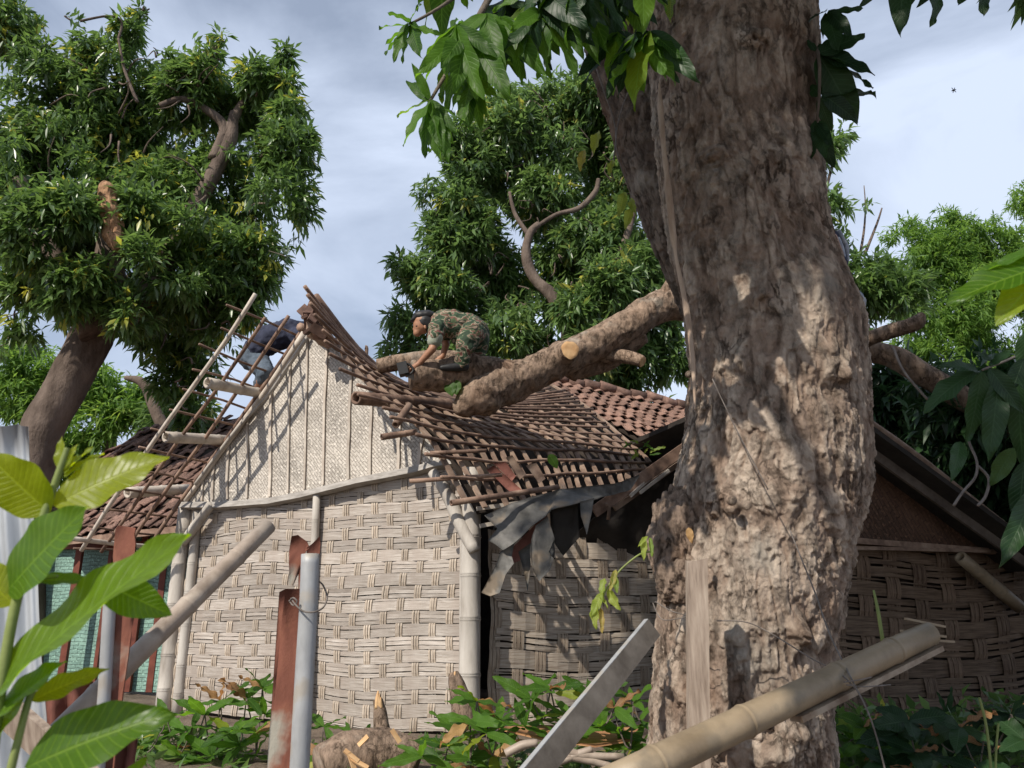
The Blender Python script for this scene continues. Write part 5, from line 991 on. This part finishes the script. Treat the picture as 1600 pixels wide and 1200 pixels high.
mk('split_half', *bar(a0+Vector((.02, .0, -.05)), a0+dd*.75+Vector((.02, 0, -.054)), .055, .018), M['node'], bp2, smooth=False)
wp = thing('wood_post', 'upright grey brown sawn post in front of the big trunk', 'post', tuple(P(1098, 1200, 3.1)))
def rpost(name, pts, w_, t_, m, parent, nz_=.004):
    pts = [Vector(p) for p in pts]; n = 14; V = []; F = []
    for i in range(n+1):
        t = i/n*(len(pts)-1); k = min(len(pts)-2, int(t)); c = pts[k].lerp(pts[k+1], t-k); e = lambda: random.uniform(-nz_, nz_)*.3
        V += [c+Vector((-w_/2+e(), -t_/2+e(), 0)), c+Vector((w_/2+e(), -t_/2+e(), 0)), c+Vector((w_/2+e(), t_/2+e(), 0)), c+Vector((-w_/2+e(), t_/2+e(), 0))]
    V[-4] += Vector((0, 0, -.012)); V[-3] += Vector((0, 0, .006))
    for i in range(n): 
        for j in range(4): F.append((i*4+j, i*4+(j+1) % 4, i*4+4+(j+1) % 4, i*4+4+j))
    F += [(3, 2, 1, 0), tuple(n*4+j for j in range(4))]
    return mk(name, V, F, m, parent, smooth=False)
gb = P(1093, 1200, 3.2); rpost('post', [Vector((gb.x+.02, gb.y, GZ)), P(1092, 1195, 3.2), P(1088, 875, 3.25)], .078, .05, M['wood'], wp)
an = thing('steel_angle', 'grey galvanised angle bar leaning against the left foot of the big trunk', 'steel bar', tuple(P(900, 1100, 2.7)))
a0, a1 = P(1010, 968, 3.3), P(808, 1210, 2.5); dd = (a1-a0).normalized(); a1 = a1+dd*.3
mk('top_flange', *bar(a0, a1, .018, .005, Vector((-.5, -.55, .67))), M['galv'], an, smooth=False)
sd_ = dd.cross(Vector((-.5, -.55, .67))).normalized()
if sd_.x < 0: sd_ = -sd_
dn_ = Vector((.45, -.25, -1)); dn_ = (dn_-dd*dn_.dot(dd)).normalized()
up_ = Vector((-.5, -.55, .67)).normalized(); up_ = (up_-dd*up_.dot(dd)).normalized()
V = []
for p_ in (a0, a1):
    e0 = p_+sd_*.009; bk_ = Vector((0, .005, 0)); V += [e0, e0+dn_*.075, e0+dn_*.075+bk_, e0+bk_]
mk('side_flange', V, [(0, 1, 5, 4), (1, 2, 6, 5), (2, 3, 7, 6), (3, 0, 4, 7), (3, 2, 1, 0), (4, 5, 6, 7)], M['dirtysteel'], an, smooth=False)
rp1 = thing('rusty_post', 'rusty red steel post with a grey pipe wired to it, mid foreground', 'post', tuple(P(465, 1200, 2.6)))
def slab(name, pxs, D, th, m, parent, wob=.004, sub=2):
    pts = [P(x, y, D) for x, y in pxs]; return mk(name, *sheet(pts, th, wob, sub), m, parent)
slab('rusty_plate', [(437, 925), (447, 920), (470, 920), (474, 1000), (466, 1200), (462, 1300), (410, 1300), (418, 1200), (428, 1060)], 2.64, .006, M['rust'], rp1)
slab('rusty_plate', [(456, 838), (466, 836), (474, 842), (480, 846), (484, 856), (478, 862), (474, 880), (466, 884), (458, 915), (453, 914), (452, 880), (456, 862)], 2.64, .006, M['rust'], rp1)
slab('rusty_plate', [(480, 856), (488, 850), (500, 838), (501, 850), (498, 890), (492, 905), (478, 900)], 2.64, .006, M['rust'], rp1)
slab('rusty_plate', [(468, 878), (475, 878), (474, 925), (466, 922)], 2.645, .006, M['rust'], rp1)
mk('pipe', *tube([P(485, 866, 2.58), P(482, 950, 2.575), P(476, 1050, 2.57), P(468, 1200, 2.56), P(462, 1330, 2.55)], .0285, 24, 4), M['galv'], rp1)
mk('wire_loop', *tube([P(455, 935, 2.56), P(462, 945, 2.53), P(474, 955, 2.52), P(492, 956, 2.52), P(506, 948, 2.56), P(511, 932, 2.6), P(505, 915, 2.62), P(498, 908, 2.62)], .0028, 6, 5), M['wire'], rp1)
mk('wire_loop', *tube([P(452, 940, 2.56), P(458, 934, 2.54), P(464, 940, 2.54), P(458, 946, 2.55), P(452, 938, 2.56)], .0025, 6, 4), M['wire'], rp1)
rp2 = thing('rusty_angle_post', 'rusty angle iron post with pale flaked side behind the sapling leaves', 'post', tuple(P(180, 1200, 2.3)))
slab('rusty_flange', [(182, 826), (186, 821), (194, 823), (213, 825), (211, 835), (213, 850), (210, 862), (205, 1000), (190, 1110), (176, 1230), (150, 1230), (160, 1100), (172, 1000), (180, 880)], 2.35, .006, M['rust'], rp2)
mk('pipe', *tube([P(172, 935, 2.33), P(168, 1000, 2.33), P(162, 1100, 2.33), P(150, 1240, 2.33)], .017, 14, 4), M['galv'], rp2)
zs = thing('corrugated_sheet', 'grey corrugated zinc sheet standing at the left edge with small holes', 'metal sheet', tuple(P(0, 1000, 2.2)))
def corr(name, x0, x1, y0, y1, D, m, parent, waves, dep=.012, slant=0.0):
    nu, nv = waves*8, 10; V = []
    for i in range(nu+1):
        for j in range(nv+1):
            px = x0+(x1-x0)*i/nu+slant*j/nv; py = y0+(y1-y0)*j/nv+3*math.sin(i*.7); p_ = P(px, py, D); p_.y += dep*math.sin(i/8*2*math.pi)+.004*math.sin(j*1.3+i*.2); V.append(p_)
    n = len(V); V2 = V+[v+Vector((0, .0015, 0)) for v in V]; F = [(i*(nv+1)+j, (i+1)*(nv+1)+j, (i+1)*(nv+1)+j+1, i*(nv+1)+j+1) for i in range(nu) for j in range(nv)]
    b = [i*(nv+1) for i in range(nu+1)]+[nu*(nv+1)+j for j in range(1, nv+1)]
    return mk(name, V2, F+[tuple(q_+n for q_ in f[::-1]) for f in F]+[(b[i], b[i+1], b[i+1]+n, b[i]+n) for i in range(len(b)-1)], m, parent)
corr('sheet', -150, 44, 664, 1230, 2.2, M['zinc'], zs, 6, slant=34)
rc = thing('rusty_tin', 'curled rusty corrugated tin leaning below the sapling beside the long bamboo', 'metal sheet', tuple(P(110, 1150, 2.7)))
corr('sheet', 30, 165, 1066, 1260, 2.75, M['rustred'], rc, 4, .018, -10); corr('sheet', 90, 215, 1150, 1260, 2.9, M['rustred'], rc, 4, .018, -10)
pk = thing('plank', 'grey brown plank end at the lower left under the bamboo', 'plank', tuple(P(80, 1170, 2.0)))
mk('plank', *bar(P(10, 1110, 2.1), P(150, 1235, 1.95), .02, .085, Vector((0, -.3, 1))), M['wood'], pk, smooth=False)
wi = thing('loose_wires', 'thin loose wires trailing down the trunk and over the thick bamboo', 'wire', tuple(P(1300, 1020, 2.9)))
for pts, r_ in (([(1113, 592, 3.35), (1150, 670, 3.33), (1200, 765, 3.3)], .0028), ([(1234, 828, 3.3), (1255, 880, 3.25), (1275, 930, 3.2), (1296, 990, 3.0), (1330, 1060, 2.75), (1355, 1110, 2.7), (1372, 1160, 2.7), (1392, 1240, 2.7)], .003), ([(1120, 970, 3.3), (1165, 972, 3.3), (1205, 990, 3.28), (1270, 1030, 3.0), (1310, 1050, 2.8), (1342, 1082, 2.72)], .0026),
                ([(1318, 1066, 2.75), (1345, 1062, 2.72), (1362, 1058, 2.72)], .0024), ([(1322, 1070, 2.75), (1350, 1073, 2.72), (1392, 1070, 2.72)], .0022), ([(1024, 940, 3.5), (1050, 955, 3.42), (1078, 962, 3.35)], .0024), ([(1020, 942, 3.4), (1035, 968, 3.35), (1072, 964, 3.3)], .002)):
    mk('wire', *tube([P(*t) for t in pts], r_, 6, 6), M['wire'], wi)
sr = thing('green_sprout', 'pale upright sprout above the dark end of the thick bamboo', 'sprout', tuple(P(1380, 1005, 3.2))); mk('stalk', *tube([P(1365, 922, 3.2), P(1372, 955, 3.2), P(1380, 1005, 3.2)], [.004, .007, .008], 7, 4), M['twig'], sr)
bg_ = thing('garden_cane', 'thin split canes standing in the dark plants at the lower right', 'cane', tuple(P(1540, 1190, 3.4)))
mk('cane', *tube([P(1530, 1090, 3.4), P(1542, 1140, 3.4), P(1552, 1240, 3.4)], .006, 6, 4), M['twig'], bg_); mk('cane', *tube([P(1560, 1130, 3.4), P(1556, 1180, 3.4), P(1556, 1240, 3.4)], .005, 6, 4), M['twig'], bg_)

# ================================================================== NEAR PLANTS
sap = thing('sapling', 'bright green big leaved sapling close up in the lower left corner', 'plant', tuple(P(30, 1200, .95)))
Ds = .95
for pts, r_ in (([(-20, 1230), (5, 1050), (28, 930), (60, 830), (95, 730), (105, 700)], [.007, .006, .0055, .005, .004, .003]), ([(10, 1230), (35, 1130), (48, 1085), (70, 1040)], [.005, .004, .004, .003]), ([(28, 930), (60, 905), (90, 900)], [.004, .003, .002])):
    mk('stalk', *tube([P(x, y, Ds) for x, y in pts], r_, 10, 6), M['twig'], sap)
FC = Vector((-.35, -.8, .5))
for b, t, w_, Dt, ro in (((84, 790), (252, 702), 1.05, .95, .3), ((78, 800), (-25, 712), 1.5, .92, -.5), ((10, 925), (124, 790), 1.35, .90, .25), ((22, 945), (-60, 870), 1.3, .93, .3), ((-12, 1085), (278, 822), .78, .88, -.15), ((150, 905), (268, 962), 1.05, .98, .4), ((60, 908), (148, 900), .8, .98, .1), ((50, 1095), (166, 1037), .8, .97, .2),
                         ((45, 1080), (-40, 1190), 1.1, .95, .2), ((40, 1200), (250, 1102), 1.0, .92, .1), ((-20, 1130), (95, 1028), 1.0, .93, -.2), ((180, 1240), (228, 1182), .9, .95, .1), ((95, 735), (92, 680), .7, .95, .2), ((98, 735), (118, 692), .6, .95, .5), ((100, 740), (142, 696), .7, .96, -.2), ((100, 745), (160, 704), .6, .97, .2), ((90, 740), (122, 708), .5, .97, 1.0)):
    putleaf(P(*b, Ds), P(*t, Dt), 'sapy' if t[1] < 760 or t == (166, 1037) or t == (-60, 870) else 'sap', sap, ro, w_*1.15, FC)
rl = thing('near_branch', 'big soft green leaves reaching in at the right edge below the trees', 'branch', tuple(P(1640, 440, 1.2)))
for b, t, w_, k in (((1660, 405), (1480, 462), .9, 'sap'), ((1660, 395), (1555, 502), 1.0, 'sap'), ((1650, 380), (1540, 408), .7, 'mango')): putleaf(P(*b, 1.25), P(*t, 1.25), k, rl, .3, w_, Vector((-.2, -.9, .3)))
mk('stalk', *tube([P(1720, 380, 1.25), P(1660, 400, 1.25), P(1640, 410, 1.25)], .004, 7, 3), M['twig'], rl)
rd_ = thing('broad_leaf_branch', 'branch of large dark drooping leaves at the right, over the shaded gable', 'branch', tuple(P(1560, 600, 2.2)))
for b, t, w_ in (((1528, 578), (1438, 627), 1.0), ((1530, 580), (1480, 560), .8), ((1535, 580), (1515, 690), .8), ((1545, 575), (1600, 640), .9), ((1545, 572), (1580, 545), 1.0), ((1560, 590), (1548, 720), .7), ((1590, 600), (1600, 730), .7), ((1600, 560), (1570, 640), .9), ((1585, 700), (1545, 760), 1.0), ((1600, 720), (1590, 830), .8), ((1600, 520), (1610, 600), 1), ((1555, 570), (1530, 545), .7), ((1620, 760), (1570, 880), .6), ((1500, 690), (1495, 740), .8), ((1420, 640), (1395, 610), .6), ((1410, 640), (1425, 670), .5)):
    putleaf(P(*b, 2.2), P(*t, 2.2+random.uniform(-.1, .1)), 'broad', rd_, random.uniform(-.5, .5), w_*.78, Vector((-.2, -.8, .5)))
for pts in ([(1620, 540), (1580, 560), (1535, 578)], [(1512, 660), (1514, 690), (1526, 720), (1524, 745), (1505, 768), (1490, 790)], [(1528, 728), (1545, 748), (1540, 775), (1528, 790)], [(1395, 540), (1412, 580), (1450, 625)]): mk('stalk', *tube([P(x, y, 2.3) for x, y in pts], .004, 6, 5), M['wire'], rd_)

# ------------- cut branches and litter along the foot of the wall
def brush(label, name, cents, D, key, grp=None, per=6, L=.21, zlift=0):
    t = thing(name, label, 'branch', tuple(P(cents[0][0], cents[0][1], D)), grp)
    for (x, y) in cents:
        dj = D+random.uniform(-.25, .25); c = P(x, y+16, dj); a0_ = random.random()*6
        for j in range(per):
            a = a0_+j*6.28/per; d = Vector((math.cos(a), math.sin(a)*.6, random.uniform(-.35, .75))).normalized()*L*random.uniform(.7, 1.1)
            putleaf(c, c+d, key if random.random() > .1 else 'brown', t, random.uniform(-.5, .5), random.uniform(.8, 1.2), Vector((-.2, -.5, .8)))
    pr = sorted(cents)
    for i in range(len(pr)-1):
        mk('twig', *tube([P(pr[i][0], pr[i][1]+16, D), P((pr[i][0]+pr[i+1][0])/2, (pr[i][1]+pr[i+1][1])/2+22, D), P(pr[i+1][0], pr[i+1][1]+16, D)], .005, 6, 3, .1), M['darkbark'], t)
    return t
brush('cut mango branch with dark leaves heaped left of the rusty post', 'cut_branch', [(345, 1080), (385, 1075), (410, 1060), (300, 1120), (360, 1130), (400, 1130), (250, 1130), (330, 1165), (280, 1165), (415, 1100), (230, 1160), (320, 1100), (375, 1150), (260, 1105), (400, 1165), (350, 1180), (300, 1150)], 6.1, 'mango', L=.25)
brush('low leafy cut twigs just right of the grey pipe', 'cut_branch', [(505, 1120), (530, 1150), (545, 1135), (500, 1165), (560, 1145), (520, 1180)], 5.9, 'mango', L=.2)
brush('fresh green mango branch lying beside the torn stump under the corner post', 'cut_branch', [(735, 1110), (760, 1130), (700, 1150), (735, 1170), (780, 1110), (745, 1080), (690, 1180), (660, 1165), (770, 1165), (720, 1130)], 5.2, 'mango', L=.24)
brush('mango branch with large leaves behind the leaning steel angle', 'cut_branch', [(830, 1075), (860, 1060), (850, 1110), (890, 1100), (925, 1075), (880, 1140), (820, 1120)], 5.2, 'mango', L=.24)
brush('sunny leaf bunch between the steel angle and the trunk foot', 'cut_branch', [(960, 1090), (990, 1080), (970, 1130), (1000, 1110), (940, 1120), (985, 1155)], 4.9, 'mango', L=.22)
brush('half lit leafy twigs at the right foot of the big trunk', 'cut_branch', [(1305, 1120), (1330, 1140), (1350, 1120), (1320, 1165), (1370, 1160), (1290, 1180)], 5.2, 'vine', L=.15)
bx3 = brush('dark broad leaves low in the right corner below the shaded wall', 'weed_plant', [(1420, 1110), (1400, 1130), (1460, 1130), (1500, 1120), (1540, 1110), (1580, 1100), (1430, 1160), (1490, 1160), (1550, 1160), (1600, 1140), (1390, 1180), (1530, 1190)], 5.0, 'broad', L=.22)
bx3['category'] = 'plant'
hw = thing('hanging_sprig', 'small dark sprig of leaves against the shaded plaited wall', 'twig', tuple(P(1478, 1110, 6.3)))
for b, t in (((1478, 1112), (1436, 1108)), ((1478, 1115), (1468, 1082)), ((1480, 1115), (1490, 1075)), ((1478, 1118), (1500, 1100)), ((1478, 1118), (1476, 1150))): putleaf(P(*b, 6.2), P(*t, 6.15), 'mangodark', hw, .1, .9, Vector((0, -1, .3)))
lit = rng.uniform(size=(420, 2)); R_ = np.stack([-3.9+lit[:, 0]*9.5, 4.4+lit[:, 1]*2.2, np.zeros(420)-.01], 1); vv = rng.normal(size=(420, 3)); vv[:, 2] = np.abs(vv[:, 2])
o_ = leafcloud('leaf_litter', np.concatenate([R_, vv/np.linalg.norm(vv, axis=1)[:, None]], 1), M['leaf_far'], None, per=6, length=.15, width=.04, up=.1, ylw=.1)
wd_ = np.concatenate([ell((-2.6, 6.4, .0), (.8, .35, .16), 70), ell((-.9, 6.2, -.02), (.7, .3, .1), 40), ell((.3, 5.6, .0), (1.0, .4, .16), 90), ell((2.9, 5.6, .1), (1.3, .6, .35), 260)])
leafcloud('low_weeds', wd_, M['leaf_far'], None, per=7, length=.13, width=.045)
def torn(label, pts, rad, tip, tipr, D):
    t = thing('torn_stump', label, 'stump', tuple(P(pts[0][0], pts[0][1], D)))
    mk('stump', *tube([P(x, y, D) for x, y in pts], rad, 16, 6, .25, 5, 1), M['bark2'], t)
    for k in range(3):
        x, y = tip; mk('splinter', *tube([P(x+k*3-3, y+22, D-.02), P(x+k*2-2, y+6+k*2, D-.03), P(x+k*2-1, y-6+k*5, D-.03)], [tipr, tipr*.7, .004], 7, 3, .3, 9), M['cutwood'], t)
torn('torn branch stump with orange splintered tip standing at the wall foot', [(602, 1190), (597, 1140), (593, 1105), (590, 1092)], [.10, .055, .04, .03], (592, 1085), .022, 6.0)
torn('dark torn stump leaning beside the corner post of the gable', [(730, 1150), (722, 1100), (712, 1065), (708, 1050)], [.10, .075, .055, .03], (712, 1055), .025, 6.2)
ch = thing('log_chunk', 'cut log chunk with bright orange splinters on the ground, bottom centre', 'log', tuple(P(580, 1190, 5.6)))
mk('chunk', *tube([P(500, 1200, 5.4), P(545, 1185, 5.5), P(600, 1180, 5.6), P(650, 1200, 5.6)], [.12, .15, .16, .14], 26, 8, .25, 4, 1), M['bark2'], ch)
for a, b in (((538, 1172), (560, 1190)), ((545, 1176), (555, 1205)), ((560, 1165), (575, 1150)), ((612, 1140), (625, 1160)), ((548, 1185), (575, 1200))): mk('splinter', *bar(P(*a, 5.22), P(*b, 5.22), .028, .010, Vector((.3, -.6, .7))), M['cutwood'], ch, smooth=False)
bpk = thing('brown_board', 'thin orange brown board lying in leaves behind the steel angle', 'board', tuple(P(890, 1155, 5.0)))
mk('board', *sheet([P(778, 1140, 5.2), P(830, 1136, 5.3), P(920, 1140, 5.3), P(1000, 1138, 5.3), P(990, 1158, 5.0), P(930, 1168, 4.9), P(850, 1158, 5.0)], .015, .03, 2), M['leafboard'], bpk)
stk = thing('dry_sticks', 'pale dry sticks on the ground left of the thick bamboo end', 'stick', tuple(P(900, 1180, 4.6)))
for pts in ([(875, 1168), (910, 1180), (975, 1182)], [(880, 1180), (930, 1190), (960, 1200)], [(790, 1178), (815, 1165), (840, 1160)], [(860, 1195), (905, 1178), (925, 1170)]): mk('stick', *tube([P(x, y, 4.6) for x, y in pts], [.02, .022, .016], 8, 4, .2, 5), M['bamboo_pink'], stk)
rb = thing('roof_leaves', 'small leafy twig lying where the crushed roof meets the tiles', 'twig', tuple(P(1000, 705, 8.6)))
for k in range(16):
    c = P(980+random.uniform(-8, 40), 705+random.uniform(-14, 10), 8.5); putleaf(c, c+Vector((random.uniform(-.12, .14), -.05, random.uniform(-.1, .12))), 'mango' if k % 3 else 'wilt', rb, 0, 1, Vector((-.2, -.8, .5)))
l1 = thing('fallen_leaf', 'single bright green leaf on the battens near the torn sheet', 'leaf', tuple(P(868, 725, 7.4))); putleaf(P(858, 710, 7.4), P(871, 730, 7.35), 'vine', l1, 0, 1.0, Vector((-.2, -.8, .5)))
l2 = thing('fallen_leaf', 'green leaf pair wedged under the knee of the fallen log', 'leaf', tuple(P(708, 606, 7.3))); putleaf(P(702, 596, 7.3), P(706, 618, 7.25), 'vine', l2, 0, 1.2, Vector((-.2, -.8, .5))); putleaf(P(712, 594, 7.3), P(712, 616, 7.25), 'vine', l2, 0, 1.2, Vector((-.2, -.8, .5)))
l3 = thing('dead_leaf', 'orange dead leaf stuck on the bark of the big trunk', 'leaf', tuple(P(1078, 835, 3.4))); putleaf(P(1076, 824, 3.40), P(1080, 848, 3.39), 'brown', l3, .2, 1.6, Vector((-.2, -.9, .2)))
ds = thing('dragonfly', 'tiny dark dragonfly in the sky at the upper right', 'insect', tuple(P(1490, 141, 5)))
mk('body', *tube([P(1487, 142, 5), P(1490, 141, 5), P(1494, 140, 5)], [.003, .006, .002], 6, 3), M['black'], ds)
for t in ((1487, 137), (1492, 137), (1489, 145), (1494, 144)): mk('wing', *bar(P(1490, 141, 5), P(*t, 5), .005, .001, Vector((0, -1, 0))), M['black'], ds, smooth=False)
